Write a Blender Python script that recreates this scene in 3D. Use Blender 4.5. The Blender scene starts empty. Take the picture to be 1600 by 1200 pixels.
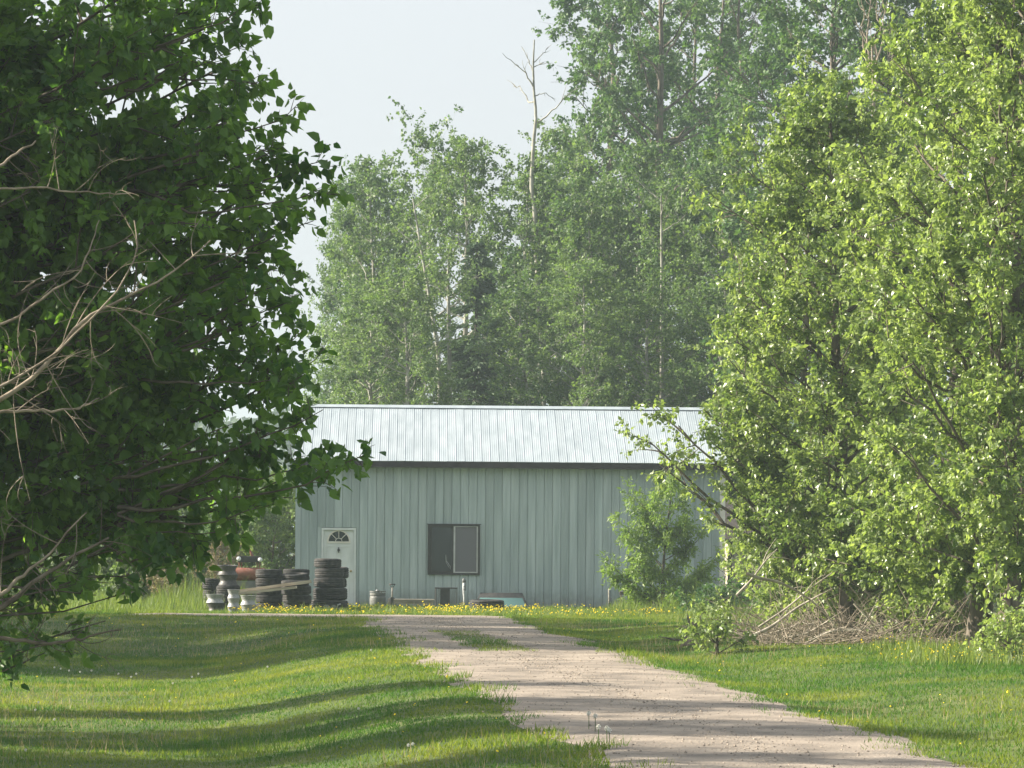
import bpy, math, random
import numpy as np
from mathutils import Vector, Matrix

# ------------------------------------------------------------------ camera, sky, sun, exposure
F, PX, PY, EYE = 6000.0, 800.0, 854.0, 1.6          # focal length in photo pixels, principal point, eye height
ROLL = math.radians(0.45)
scene = bpy.context.scene
col = scene.collection
cam_d = bpy.data.cameras.new('camera'); cam = bpy.data.objects.new('camera', cam_d); col.objects.link(cam)
cam_d.sensor_width = 36.0; cam_d.lens = F / 1600 * 36; cam_d.shift_y = (PY - 600) / 1600
cam_d.clip_start = 0.5; cam_d.clip_end = 6000
cam.matrix_world = Matrix.Translation((0, 0, EYE)) @ Matrix.Rotation(math.radians(90), 4, 'X') @ Matrix.Rotation(ROLL, 4, 'Z')
scene.camera = cam

SUN_EL, SUN_BACK = math.radians(27), math.radians(9)     # sun on the left, slightly beyond
sdir = Vector((-math.cos(SUN_EL) * math.cos(SUN_BACK), math.cos(SUN_EL) * math.sin(SUN_BACK), math.sin(SUN_EL)))
world = bpy.data.worlds.new('World'); scene.world = world; world.use_nodes = True
wn, wl = world.node_tree.nodes, world.node_tree.links
wn.clear()
wo = wn.new('ShaderNodeOutputWorld'); wb = wn.new('ShaderNodeBackground'); sky = wn.new('ShaderNodeTexSky')
sky.sky_type = 'NISHITA'; sky.sun_disc = False; sky.sun_elevation = SUN_EL
sky.sun_rotation = math.atan2(sdir.x, sdir.y); sky.air_density = 1.0; sky.dust_density = 6.0; sky.ozone_density = 1.5
whit = wn.new('ShaderNodeHueSaturation'); whit.inputs['Saturation'].default_value = 0.35
hz = wn.new('ShaderNodeMix'); hz.data_type = 'RGBA'; hz.inputs[0].default_value = 0.55
hz.inputs[7].default_value = (7.8, 8.25, 8.7, 1)           # even pale smoke haze over the whole sky
wl.new(sky.outputs[0], whit.inputs['Color']); wl.new(whit.outputs[0], hz.inputs[6])
wl.new(hz.outputs[2], wb.inputs['Color']); wb.inputs['Strength'].default_value = 0.051
wl.new(wb.outputs[0], wo.inputs['Surface'])
sun_d = bpy.data.lights.new('sun', 'SUN'); sun_d.energy = 5.0; sun_d.angle = math.radians(0.6); sun_d.color = (1.0, 0.9, 0.74)
sun = bpy.data.objects.new('sun', sun_d); col.objects.link(sun); sun.rotation_euler = sdir.to_track_quat('Z', 'Y').to_euler()
sun.location = (-40, 30, 40)
vs = scene.view_settings; vs.view_transform = 'Standard'; vs.look = 'None'; vs.exposure = 1.55; vs.gamma = 1.0; vs.use_curve_mapping = False
cy = scene.cycles
cy.use_denoising = True; cy.max_bounces = 6; cy.diffuse_bounces = 3; cy.transmission_bounces = 5; cy.volume_bounces = 1
cy.transparent_max_bounces = 8; cy.sample_clamp_indirect = 6.0

# ------------------------------------------------------------------ helpers
rng = np.random.default_rng(7)
random.seed(7)
def P(px, py, Y):
    dx, dv = px - PX, PY - py
    c, s = math.cos(ROLL), math.sin(ROLL)
    return np.array([(dx * c - dv * s) / F * Y, Y, EYE + (dx * s + dv * c) / F * Y])
def sstep(a, b, x):
    t = np.clip((np.asarray(x, float) - a) / (b - a), 0, 1); return t * t * (3 - 2 * t)
def wave(x, y, s, seed=0):                            # cheap smooth noise in -1..1
    r = np.random.default_rng(1000 + seed); o = 0
    for k in range(6):
        a = r.uniform(0, 6.283); f = s * r.uniform(.6, 1.9)
        o = o + np.sin((x * math.cos(a) + y * math.sin(a)) * f + r.uniform(0, 6.28))
    return o / 3.2

def mesh(name, V, *faces, smooth=True, attr=None):
    V = np.asarray(V, np.float32).reshape(-1, 3)
    m = bpy.data.meshes.new(name)
    idx = []; st = []; n = 0
    for Fa in faces:
        Fa = np.asarray(Fa, np.int32)
        if Fa.size == 0: continue
        k = Fa.shape[1]; idx.append(Fa.ravel()); st.append(n + k * np.arange(len(Fa))); n += Fa.size
    idx = np.concatenate(idx); st = np.concatenate(st)
    m.vertices.add(len(V)); m.vertices.foreach_set('co', V.ravel())
    m.loops.add(len(idx)); m.loops.foreach_set('vertex_index', idx)
    m.polygons.add(len(st)); m.polygons.foreach_set('loop_start', st.astype(np.int32))
    m.polygons.foreach_set('use_smooth', np.full(len(st), smooth))
    m.update(calc_edges=True)
    if attr is not None:
        a = m.attributes.new('tint', 'FLOAT', 'POINT'); a.data.foreach_set('value', np.asarray(attr, np.float32))
    return m
def add(name, me, mat=None, parent=None, loc=None, rot=None, label=None, cat=None, group=None, kind=None):
    o = bpy.data.objects.new(name, me); col.objects.link(o)
    if mat is not None and me is not None and not me.materials: me.materials.append(mat)
    if parent is not None: o.parent = parent
    if loc is not None: o.location = tuple(float(v) for v in loc)
    if rot is not None: o.rotation_euler = rot
    if label: o['label'] = label
    if cat: o['category'] = cat
    if group: o['group'] = group
    if kind or name == 'branches': o['kind'] = kind or 'stuff'
    return o
def thing(name, loc, label, cat, group=None, rot=None):
    o = add(name, None, None, None, loc, rot, label, cat, group); o.empty_display_size = 0.3; return o
class MB:                                              # collects faces for ONE mesh
    def __init__(s): s.v = []; s.f4 = []; s.f3 = []; s.n = 0
    def raw(s, V, f4=(), f3=()):
        V = np.asarray(V, float).reshape(-1, 3)
        s.v.append(V)
        for f in f4: s.f4.append([i + s.n for i in f])
        for f in f3: s.f3.append([i + s.n for i in f])
        s.n += len(V); return s
    def box(s, x0, x1, y0, y1, z0, z1, M=None, b=0.0):
        if b <= 0:
            V = np.array([[x, y, z] for z in (z0, z1) for y in (y0, y1) for x in (x0, x1)], float)
            if M is not None: V = V @ M[:3, :3].T + M[:3, 3]
            return s.raw(V, [(0, 2, 3, 1), (4, 5, 7, 6), (0, 1, 5, 4), (2, 6, 7, 3), (0, 4, 6, 2), (1, 3, 7, 5)])
        # chamfered along the long vertical ring: two stacked rings inset top and bottom
        rings = []
        for z, i in ((z0, b), (z0 + b, 0), (z1 - b, 0), (z1, b)):
            rings.append([[x0 + i, y0 + i, z], [x1 - i, y0 + i, z], [x1 - i, y1 - i, z], [x0 + i, y1 - i, z]])
        V = np.array(rings, float).reshape(-1, 3)
        if M is not None: V = V @ M[:3, :3].T + M[:3, 3]
        f = [(0, 3, 2, 1), (12, 13, 14, 15)]
        for r in range(3):
            for k in range(4): f.append((r * 4 + k, r * 4 + (k + 1) % 4, r * 4 + 4 + (k + 1) % 4, r * 4 + 4 + k))
        return s.raw(V, f)
    def tube(s, pts, rads, n=8, cap=True):
        V, Q, T = tubes(np.asarray([pts], float), np.asarray([rads], float) if np.ndim(rads) else np.full((1, len(pts)), rads), n, cap)
        return s.raw(V, Q.tolist(), T.tolist())
    def lathe(s, prof, n=24, M=None, close=False):     # prof: (r, z)
        prof = np.asarray(prof, float); k = len(prof); a = np.arange(n) * 2 * math.pi / n
        V = np.stack([np.outer(np.cos(a), prof[:, 0]), np.outer(np.sin(a), prof[:, 0]), np.outer(np.ones(n), prof[:, 1])], -1).reshape(-1, 3)
        if M is not None: V = V @ M[:3, :3].T + M[:3, 3]
        f = []
        for i in range(n):
            j = (i + 1) % n
            for q in range(k if close else k - 1): f.append((i * k + q, j * k + q, j * k + (q + 1) % k, i * k + (q + 1) % k))
        return s.raw(V, f)
    def prism(s, poly, y0, y1):                        # polygon in XZ pushed along Y
        k = len(poly)
        V = [[p[0], y0, p[1]] for p in poly] + [[p[0], y1, p[1]] for p in poly]
        s.raw(V, [(i, (i + 1) % k, k + (i + 1) % k, k + i) for i in range(k)])
        b = s.n - 2 * k
        for i in range(1, k - 1): s.f3.append([b, b + i, b + i + 1]); s.f3.append([b + k, b + k + i + 1, b + k + i])
        return s
    def me(s, name, smooth=False):
        return mesh(name, np.concatenate(s.v), np.array(s.f4, np.int32).reshape(-1, 4), np.array(s.f3, np.int32).reshape(-1, 3), smooth=smooth)
def tubes(Pn, R, n=5, cap=False):
    """Pn (m,k,3) polylines, R (m,k) radii -> verts, quads, tris"""
    m, k, _ = Pn.shape
    T = np.gradient(Pn, axis=1); T /= np.linalg.norm(T, axis=2, keepdims=True) + 1e-9
    ref = np.where(np.abs(T[:, :1, 2:3]) > .8, np.array([[[1., 0, 0]]]), np.array([[[0, 0, 1.]]]))
    U = np.cross(T, ref); U /= np.linalg.norm(U, axis=2, keepdims=True) + 1e-9
    W = np.cross(T, U)
    a = np.arange(n) * 2 * math.pi / n
    V = Pn[:, :, None] + R[:, :, None, None] * (np.cos(a)[None, None, :, None] * U[:, :, None] + np.sin(a)[None, None, :, None] * W[:, :, None])
    ids = np.arange(m * k * n).reshape(m, k, n); nx = np.roll(ids, -1, 2)
    Q = np.stack([ids[:, :-1], nx[:, :-1], nx[:, 1:], ids[:, 1:]], -1).reshape(-1, 4)
    Tr = np.zeros((0, 3), int)
    if cap:
        tr = []
        for i in range(m):
            for j in range(1, n - 1):
                tr.append([ids[i, 0, 0], ids[i, 0, j + 1], ids[i, 0, j]]); tr.append([ids[i, -1, 0], ids[i, -1, j], ids[i, -1, j + 1]])
        Tr = np.array(tr)
    return V.reshape(-1, 3), Q, Tr
def rotm(ax, ang, loc=(0, 0, 0)):
    return np.array(Matrix.Translation(loc) @ Matrix.Rotation(ang, 4, ax))

# ------------------------------------------------------------------ materials
def newmat(name):
    m = bpy.data.materials.new(name); m.use_nodes = True; nt = m.node_tree
    return m, nt.nodes, nt.links, nt.nodes['Principled BSDF']
def mat(name, c1, c2=None, rough=.7, scale=4.0, bump=0.0, bscale=None, metal=0.0, spec=.3, stretch=None, c3=None, vary=0.0, detail=5, lo=.35, hi=.65):
    m, N, L, b = newmat(name)
    b.inputs['Roughness'].default_value = rough; b.inputs['Metallic'].default_value = metal
    b.inputs['Specular IOR Level'].default_value = spec
    tc = N.new('ShaderNodeTexCoord'); mp = N.new('ShaderNodeMapping'); L.new(tc.outputs['Object'], mp.inputs[0])
    if stretch: mp.inputs['Scale'].default_value = stretch
    oi = N.new('ShaderNodeObjectInfo')
    if vary or c2:
        vm = N.new('ShaderNodeVectorMath'); vm.operation = 'ADD'; sc = N.new('ShaderNodeMath'); sc.operation = 'MULTIPLY'; sc.inputs[1].default_value = 37.0
        L.new(oi.outputs['Random'], sc.inputs[0]); L.new(mp.outputs[0], vm.inputs[0]); L.new(sc.outputs[0], vm.inputs[1]); vec = vm.outputs[0]
    else: vec = mp.outputs[0]
    out = None
    if c2:
        n = N.new('ShaderNodeTexNoise'); n.inputs['Scale'].default_value = scale; n.inputs['Detail'].default_value = detail; L.new(vec, n.inputs['Vector'])
        r = N.new('ShaderNodeValToRGB'); r.color_ramp.elements[0].color = (*c1, 1); r.color_ramp.elements[1].color = (*c2, 1)
        r.color_ramp.elements[0].position = lo; r.color_ramp.elements[1].position = hi
        if c3: e = r.color_ramp.elements.new((lo + hi) / 2); e.color = (*c3, 1)
        L.new(n.outputs[0], r.inputs[0]); out = r.outputs[0]
    if vary:
        hs = N.new('ShaderNodeHueSaturation'); mr = N.new('ShaderNodeMapRange'); mr.inputs[3].default_value = 1 - vary; mr.inputs[4].default_value = 1 + vary
        L.new(oi.outputs['Random'], mr.inputs[0]); L.new(mr.outputs[0], hs.inputs['Value'])
        if out: L.new(out, hs.inputs['Color'])
        else: hs.inputs['Color'].default_value = (*c1, 1)
        out = hs.outputs[0]
    if out: L.new(out, b.inputs['Base Color'])
    else: b.inputs['Base Color'].default_value = (*c1, 1)
    if bump:
        n2 = N.new('ShaderNodeTexNoise'); n2.inputs['Scale'].default_value = bscale or scale * 3; n2.inputs['Detail'].default_value = 6; L.new(vec, n2.inputs['Vector'])
        bp = N.new('ShaderNodeBump'); bp.inputs['Strength'].default_value = bump; bp.inputs['Distance'].default_value = .02
        L.new(n2.outputs[0], bp.inputs['Height']); L.new(bp.outputs[0], b.inputs['Normal'])
    return m
def leafmat(name, dark, light, trans, tmix=.4, rough=.42, spec=.45, patch=None):
    m, N, L, b = newmat(name)
    at = N.new('ShaderNodeAttribute'); at.attribute_name = 'tint'
    oi = N.new('ShaderNodeObjectInfo'); mul = N.new('ShaderNodeMath'); mul.operation = 'MULTIPLY_ADD'; mul.inputs[1].default_value = .25; mul.inputs[2].default_value = -.12
    L.new(oi.outputs['Random'], mul.inputs[0]); ad = N.new('ShaderNodeMath'); L.new(at.outputs['Fac'], ad.inputs[0]); L.new(mul.outputs[0], ad.inputs[1])
    fac = ad.outputs[0]
    if patch:
        g = N.new('ShaderNodeNewGeometry'); n = N.new('ShaderNodeTexNoise'); n.inputs['Scale'].default_value = patch; n.inputs['Detail'].default_value = 4
        L.new(g.outputs['Position'], n.inputs['Vector']); mr = N.new('ShaderNodeMapRange'); mr.inputs[1].default_value = .3; mr.inputs[2].default_value = .7; mr.inputs[3].default_value = -.45; mr.inputs[4].default_value = .45
        L.new(n.outputs[0], mr.inputs[0]); a2 = N.new('ShaderNodeMath'); L.new(fac, a2.inputs[0]); L.new(mr.outputs[0], a2.inputs[1]); fac = a2.outputs[0]
    r = N.new('ShaderNodeValToRGB'); r.color_ramp.elements[0].color = (*dark, 1); r.color_ramp.elements[1].color = (*light, 1); L.new(fac, r.inputs[0])
    L.new(r.outputs[0], b.inputs['Base Color']); b.inputs['Roughness'].default_value = rough; b.inputs['Specular IOR Level'].default_value = spec
    t = N.new('ShaderNodeBsdfTranslucent'); r2 = N.new('ShaderNodeMix'); r2.data_type = 'RGBA'; r2.blend_type = 'MULTIPLY'; r2.inputs[0].default_value = 1
    L.new(r.outputs[0], r2.inputs[6]); r2.inputs[7].default_value = (*trans, 1); L.new(r2.outputs[2], t.inputs['Color'])
    mx = N.new('ShaderNodeMixShader'); mx.inputs[0].default_value = tmix
    L.new(b.outputs[0], mx.inputs[1]); L.new(t.outputs[0], mx.inputs[2]); L.new(mx.outputs[0], N['Material Output'].inputs['Surface'])
    return m
M = {}
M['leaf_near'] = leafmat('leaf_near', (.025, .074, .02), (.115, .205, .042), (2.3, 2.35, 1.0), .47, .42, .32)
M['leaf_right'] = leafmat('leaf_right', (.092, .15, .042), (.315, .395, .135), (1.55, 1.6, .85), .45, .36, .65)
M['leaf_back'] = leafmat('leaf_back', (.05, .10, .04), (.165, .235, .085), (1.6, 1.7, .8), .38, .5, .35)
M['leaf_dark'] = leafmat('leaf_dark', (.04, .095, .035), (.11, .18, .06), (1.6, 1.7, .8), .35, .5, .35)  # darker green leaves of the tall poplars and undergrowth
M['leaf_small'] = leafmat('leaf_small', (.09, .16, .04), (.22, .31, .08), (1.6, 1.7, .8), .38, .45, .4)
M['leaf_shrub'] = leafmat('leaf_shrub', (.06, .11, .035), (.16, .22, .07), (1.6, 1.7, .8), .38, .5, .35)
M['leaf_pink'] = leafmat('leaf_pink', (.10, .095, .05), (.26, .22, .13), (1.4, 1.3, .9), .3, .6, .2)
M['needle'] = leafmat('needle', (.04, .08, .042), (.09, .14, .07), (1.3, 1.4, .8), .15, .6, .25)
M['leaf_far'] = leafmat('leaf_far', (.04, .07, .035), (.08, .12, .06), (1.4, 1.5, .9), .3, .6, .2)
M['grass'] = leafmat('grass', (.04, .115, .012), (.22, .245, .04), (1.7, 1.7, .7), .42, .55, .2, patch=.55)
M['weed'] = leafmat('weed', (.06, .12, .025), (.2, .24, .06), (1.6, 1.6, .7), .4, .5, .3)
M['straw'] = leafmat('straw', (.28, .22, .12), (.45, .38, .22), (1.2, 1.1, .8), .3, .6, .3)
M['dandelion'] = leafmat('dandelion', (.78, .55, .01), (.85, .70, .03), (1.1, 1.05, .6), .25, .6, .2)
M['clock'] = mat('seed_head', (.75, .75, .7), (.6, .6, .55), .9, 60)
M['bark'] = mat('bark', (.06, .048, .038), (.17, .145, .115), .9, 9, .5, 22, stretch=(1, 1, .35))
M['bark_pale'] = mat('bark_pale', (.13, .125, .105), (.36, .35, .31), .85, 4, .3, 18, c3=(.26, .255, .22), stretch=(1, 1, .5))
M['twig_dead'] = mat('twig_dead', (.14, .115, .085), (.32, .27, .21), .85, 8, .3, 30)
M['branch_pale'] = mat('weathered_branch', (.24, .21, .17), (.46, .42, .35), .85, 7, .3, 26)
M['bark_dark'] = mat('bark_dark', (.05, .042, .035), (.13, .11, .09), .9, 9, .4, 25)
M['soil'] = mat('lawn_soil', (.04, .075, .015), (.11, .13, .035), .95, .8, .6, 14, c3=(.065, .095, .022))
M['gravel'] = mat('gravel_road', (.155, .133, .113), (.34, .288, .238), .95, 1.6, 1.0, 30, c3=(.25, .212, .176), detail=9, lo=.3, hi=.7)
M['stone'] = mat('gravel_stone', (.16, .135, .115), (.44, .37, .30), .9, 9, vary=.2, lo=.42, hi=.58)
M['rubber'] = mat('tyre_rubber', (.012, .012, .014), (.055, .051, .046), .75, 4, .25, 40, spec=.35, vary=.35, lo=.4, hi=.72)
M['steel'] = mat('painted_steel_silver', (.30, .31, .32), (.19, .19, .19), .5, 6, .1, 30, metal=.2, spec=.4, lo=.45, hi=.75)
M['dsteel'] = mat('black_steel', (.03, .031, .034), (.07, .066, .06), .5, 6, .1, 30, spec=.4)
M['white'] = mat('white_door_paint', (.70, .74, .74), (.60, .64, .64), .45, 3, .05, 30, spec=.4)
M['cream'] = mat('cream_trim', (.72, .70, .64), (.58, .55, .5), .6, 3, .1, 30)
M['wall'] = mat('sage_metal_siding', (.295, .36, .365), (.42, .49, .495), .55, 1.6, .12, 5, c3=(.358, .427, .432), stretch=(3.5, 2.2, .3), vary=.09, spec=.35)
def splash(m, dirt, z0, z1):                            # mud thrown up on the lowest part of the sheets
    N, L = m.node_tree.nodes, m.node_tree.links; b = N['Principled BSDF']; src = b.inputs['Base Color'].links[0].from_socket
    tc = N.new('ShaderNodeTexCoord'); sx = N.new('ShaderNodeSeparateXYZ'); L.new(tc.outputs['Object'], sx.inputs[0])
    g = N.new('ShaderNodeNewGeometry'); n = N.new('ShaderNodeTexNoise'); n.inputs['Scale'].default_value = 7; n.inputs['Detail'].default_value = 6; L.new(g.outputs['Position'], n.inputs['Vector'])
    ma = N.new('ShaderNodeMath'); ma.operation = 'MULTIPLY_ADD'; ma.inputs[1].default_value = -.5; L.new(n.outputs[0], ma.inputs[0]); L.new(sx.outputs[2], ma.inputs[2])
    mr = N.new('ShaderNodeMapRange'); mr.inputs[1].default_value = z0; mr.inputs[2].default_value = z1; mr.inputs[3].default_value = .6; mr.inputs[4].default_value = 0; L.new(ma.outputs[0], mr.inputs[0])
    mx = N.new('ShaderNodeMix'); mx.data_type = 'RGBA'; L.new(mr.outputs[0], mx.inputs[0]); L.new(src, mx.inputs[6]); mx.inputs[7].default_value = (*dirt, 1); L.new(mx.outputs[2], b.inputs['Base Color'])
splash(M['wall'], (.17, .18, .165), -.15, .25)
M['roofmetal'] = mat('galvanised_roof', (.31, .36, .395), (.40, .45, .485), .45, 1.6, .08, 6, stretch=(2, .6, 1), vary=.05, spec=.5, metal=.15)
M['fascia'] = mat('dark_brown_fascia', (.014, .010, .013), (.03, .023, .026), .6, 4, .1)
M['dark'] = mat('dark_interior', (.012, .013, .015), None, .9)
M['alu'] = mat('aluminium_sash', (.55, .56, .56), (.42, .43, .43), .4, 5, metal=.4)
M['bronze'] = mat('dark_window_frame', (.035, .035, .037), (.06, .06, .06), .5, 8)
M['screen'] = mat('grey_insect_screen', (.14, .14, .155), (.165, .165, .18), .8, 90)
m_, N_, L_, b_ = newmat('dark_glass'); b_.inputs['Base Color'].default_value = (.02, .028, .032, 1); b_.inputs['Roughness'].default_value = .12; b_.inputs['Specular IOR Level'].default_value = .6; M['glass'] = m_
m_, N_, L_, b_ = newmat('teal_glass'); b_.inputs['Base Color'].default_value = (.10, .19, .19, 1); b_.inputs['Roughness'].default_value = .15; b_.inputs['Specular IOR Level'].default_value = .6; M['teal'] = m_
m_, N_, L_, b_ = newmat('lamp_lens'); b_.inputs['Base Color'].default_value = (.75, .78, .78, 1); b_.inputs['Roughness'].default_value = .12; M['lens'] = m_
M['rust'] = mat('rusty_red_paint', (.20, .07, .045), (.14, .075, .055), .7, 7, .3, 30, c3=(.24, .10, .07))
M['brass'] = mat('worn_brass', (.5, .42, .26), (.4, .33, .2), .35, 9, metal=.8)
M['wood'] = mat('weathered_wood', (.20, .18, .155), (.36, .33, .28), .85, 5, .4, 20, stretch=(.3, 3, 3))
M['plank'] = mat('pale_dry_plank', (.27, .235, .18), (.46, .41, .325), .85, 5, .4, 20, stretch=(.4, 4, 4))
M['tan'] = mat('tan_lap_siding', (.34, .30, .24), (.42, .38, .31), .7, 2, .15, 18, vary=.06)
M['shingle'] = mat('dark_shingle', (.04, .035, .035), (.08, .07, .065), .9, 9, .4)
M['tank'] = mat('grey_tank_paint', (.10, .105, .10), (.17, .175, .17), .55, 5, .15, 30)
M['flake'] = mat('flaking_white_paint', (.55, .57, .58), (.16, .15, .14), .7, 9, .3, 30, lo=.5, hi=.6)

# ------------------------------------------------------------------ terrain
_ty = np.arange(-40, 140, .5)
_tz = np.interp(_ty, [-40, 20, 35, 38, 46, 54, 62, 70, 78, 85, 140], [-.5, -.46, -.42, -.39, -.28, -.17, -.10, -.055, -.02, 0, 0])
_k = np.hanning(21); _k /= _k.sum(); _tz = np.convolve(np.pad(_tz, 10, 'edge'), _k, 'valid')
def road_x(y): return np.interp(y, [0, 20, 35, 38, 54, 70, 85, 95], [6.0, 4.1, 2.65, 2.38, .70, -.62, -1.85, -2.6])
def ground(x, y):
    x = np.asarray(x, float); y = np.asarray(y, float)
    z = np.interp(y, _ty, _tz)
    rx = road_x(y); u = rx - 1.85 - x; v = x - rx - 1.85
    near = 1 - sstep(72, 85.5, y)
    z = z - .50 * sstep(.1, 3.6, u) * (1 - .75 * sstep(5, 13, u)) * near
    z = z + .14 * sstep(.3, 3.5, v) * near - .05 * np.exp(-((v - .8) / .6) ** 2) * near
    z = z + .03 * wave(x, y, .55, 3) * np.clip(np.maximum(sstep(.2, 2, u), sstep(.2, 2, v)), 0, 1) * (1 - sstep(80, 88, y))
    return z
def axis(dense, outer):
    return np.unique(np.concatenate([-np.array(outer)[::-1], dense, np.array(outer)]))
gx = np.unique(np.concatenate([[-2000, -1200, -700, -400, -220, -130, -80, -50, -34, -26], np.arange(-20, 20.01, .3), [26, 34, 50, 80, 130, 220, 400, 700, 1200, 2000]]))
gy = np.unique(np.concatenate([[-400, -200, -100, -60, -30, -10, 0, 8, 14], np.arange(18, 108, .35), [112, 120, 135, 160, 200, 260, 340, 460, 700, 1100, 1700, 2600]]))
GX, GY = np.meshgrid(gx, gy); GZ = ground(GX, GY)
ids = np.arange(GX.size).reshape(GX.shape)
add('lawn_ground', mesh('lawn_ground', np.stack([GX, GY, GZ], -1), np.stack([ids[:-1, :-1], ids[:-1, 1:], ids[1:, 1:], ids[1:, :-1]], -1).reshape(-1, 4)), M['soil'], kind='structure')
# gravel driveway
ry = np.arange(14, 87.6, .25)
def road_l(y): return road_x(y) - 1.80 + .16 * wave(y, y * 0, 1.3, 11) - 5.0 * sstep(84.3, 86, y)
def road_r(y): return road_x(y) + 1.80 + .16 * wave(y, y * 0, 1.3, 12) + .3 * sstep(82, 86, y)
tt = np.linspace(0, 1, 25)
RX = road_l(ry)[:, None] * (1 - tt) + road_r(ry)[:, None] * tt; RY = np.repeat(ry[:, None], 25, 1)
rut = .006 * wave(RX, RY * .3, 2.2, 5) + .003 * wave(RX, RY, 9, 6)
edge = np.minimum(tt, 1 - tt)[None]
RZ = ground(RX, RY) + .004 + (.022 + rut) * sstep(0, .12, edge)
rid = np.arange(RX.size).reshape(RX.shape)
add('gravel_driveway', mesh('gravel_driveway', np.stack([RX, RY, RZ], -1), np.stack([rid[:-1, :-1], rid[:-1, 1:], rid[1:, 1:], rid[1:, :-1]], -1).reshape(-1, 4)), M['gravel'], kind='structure')
def on_road(x, y, g=0.0):
    return (y < 87.5) & (x > road_l(y) + g) & (x < road_r(y) - g)

# ------------------------------------------------------------------ barn
BX0, BX1, BY = (462 - 800) / 60, (1133 - 800) / 60, 100.0
BW = BX1 - BX0; BD = 7.4; EAVE = 3.86; RIDGE = 5.30
barn = thing('barn', (BX0, BY, 0), 'long sage green metal barn with pale ribbed roof, white door and sliding window', 'barn', rot=(0, 0, math.radians(1.4)))
NP = 50; PWD = (BW - .24) / NP
door = (.67, 1.57, 0.0, 2.05); win = (3.46, 4.78, .87, 2.15)
def panel_mesh(name, z0, z1, w, flutes, depth):
    g = .003
    xs = [g]; ys = [.010]
    xs.append(g + .012); ys.append(-.004)
    for k in range(flutes):
        c = w * (k + 1) / (flutes + 1); h = min(.014, w / flutes * .22)
        xs += [c - h, c - h * .4, c + h * .4, c + h]; ys += [-.004, -.004 - depth, -.004 - depth, -.004]
    xs.append(w - g - .012); ys.append(-.004); xs.append(w - g); ys.append(.010)
    n = len(xs)
    V = [[xs[i], ys[i], z] for z in (z0, z1) for i in range(n)] + [[xs[i], .03, z] for z in (z0, z1) for i in range(n)]
    f = [(i, i + 1, n + i + 1, n + i) for i in range(n - 1)]
    f += [(n + i, n + i + 1, 3 * n + i + 1, 3 * n + i) for i in range(n - 1)]
    f += [(2 * n + i, 2 * n + i + 1, i + 1, i) for i in range(n - 1)]
    f += [(0, n, 3 * n, 2 * n), (n - 1, 3 * n - 1, 4 * n - 1, 2 * n - 1)]
    return MB().raw(V, f).me(name)
cache = {}
prng = random.Random(3)
for i in range(NP):
    x = .12 + i * PWD
    segs = [(.04, EAVE)]
    for (a, b, z0, z1) in (door, win):
        if x + PWD > a + .01 and x < b - .01:
            segs = [(z1 + .02, EAVE)] + ([(.04, z0 - .02)] if z0 > .1 else [])
            # narrow leftovers beside the opening
            if x < a - .03: segs_side = ('L', a - x)
    for (z0, z1) in segs:
        fl = 5 if (i < 4 or i > 38) else 2
        key = (round(z0, 3), round(z1, 3), fl)
        if key not in cache:
            cache[key] = panel_mesh('wall_panel', z0, z1, PWD, fl, .012 if fl == 5 else .004); cache[key].materials.append(M['wall'])
        add('wall_panel', cache[key], None, barn, (x, prng.uniform(-.004, .004), 0))
for (a, b, z0, z1) in (door, win):                      # filler strips where the opening does not end on a seam
    for i in range(NP):
        x = .12 + i * PWD
        if x < a - .012 < x + PWD: add('wall_panel', panel_mesh('wall_panel', max(z0 - .02, .04), z1 + .02, a - x, 1, .004), M['wall'], barn, (x, 0, 0))
        if x < b + .012 < x + PWD: add('wall_panel', panel_mesh('wall_panel', max(z0 - .02, .04), z1 + .02, x + PWD - b, 1, .004), M['wall'], barn, (b, 0, 0))
# structural shell behind the sheets (front backing split round openings)
mb = MB()
for (x0, x1, z0, z1) in [(.02, door[0], 0, EAVE), (door[0], door[1], door[3], EAVE), (door[1], win[0], 0, EAVE), (win[0], win[1], 0, win[2]), (win[0], win[1], win[3], EAVE), (win[1], BW - .02, 0, EAVE)]:
    mb.box(x0, x1, .031, .12, z0, z1)
add('wall_backing', mb.me('wall_backing'), M['wall'], barn)
for nm, x0 in (('end_wall', 0.0), ('end_wall', BW - .1)):
    mb = MB().box(x0, x0 + .1, .122, BD, 0, EAVE)
    mb.prism([(0, 0), (1, 0), (1, 1)], 0, 0) if False else None
    # gable triangle
    V = [[x0, .0, EAVE], [x0, BD, EAVE], [x0, BD / 2, RIDGE - .06], [x0 + .1, .0, EAVE], [x0 + .1, BD, EAVE], [x0 + .1, BD / 2, RIDGE - .06]]
    mb.raw(V, [(0, 3, 5, 2), (1, 2, 5, 4), (0, 1, 4, 3)], [(0, 2, 1), (3, 4, 5)])
    for k in range(33): mb.box(x0 - .015 if x0 == 0 else x0 + .1, x0 if x0 == 0 else x0 + .115, .15 + k * .22, .17 + k * .22, .05, EAVE - .02)
    add(nm, mb.me(nm), M['wall'], barn)
add('back_wall', MB().box(.1, BW - .1, BD - .1, BD - .002, 0, EAVE).me('back_wall'), M['wall'], barn)
for x0, x1, mm, nm in ((-.012, .125, M['wall'], 'corner_trim'), (BW - .13, BW + .012, M['cream'], 'corner_trim')):
    add(nm, MB().box(x0, x1, -.022, .03, .03, EAVE - .01, b=.006).box(x0 if x0 < 0 else x1 - .03, x0 + .03 if x0 < 0 else x1, .03, .16, .03, EAVE - .01).me(nm), mm, barn,
        label='white painted corner trim' if x0 > 1 else None)
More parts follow.
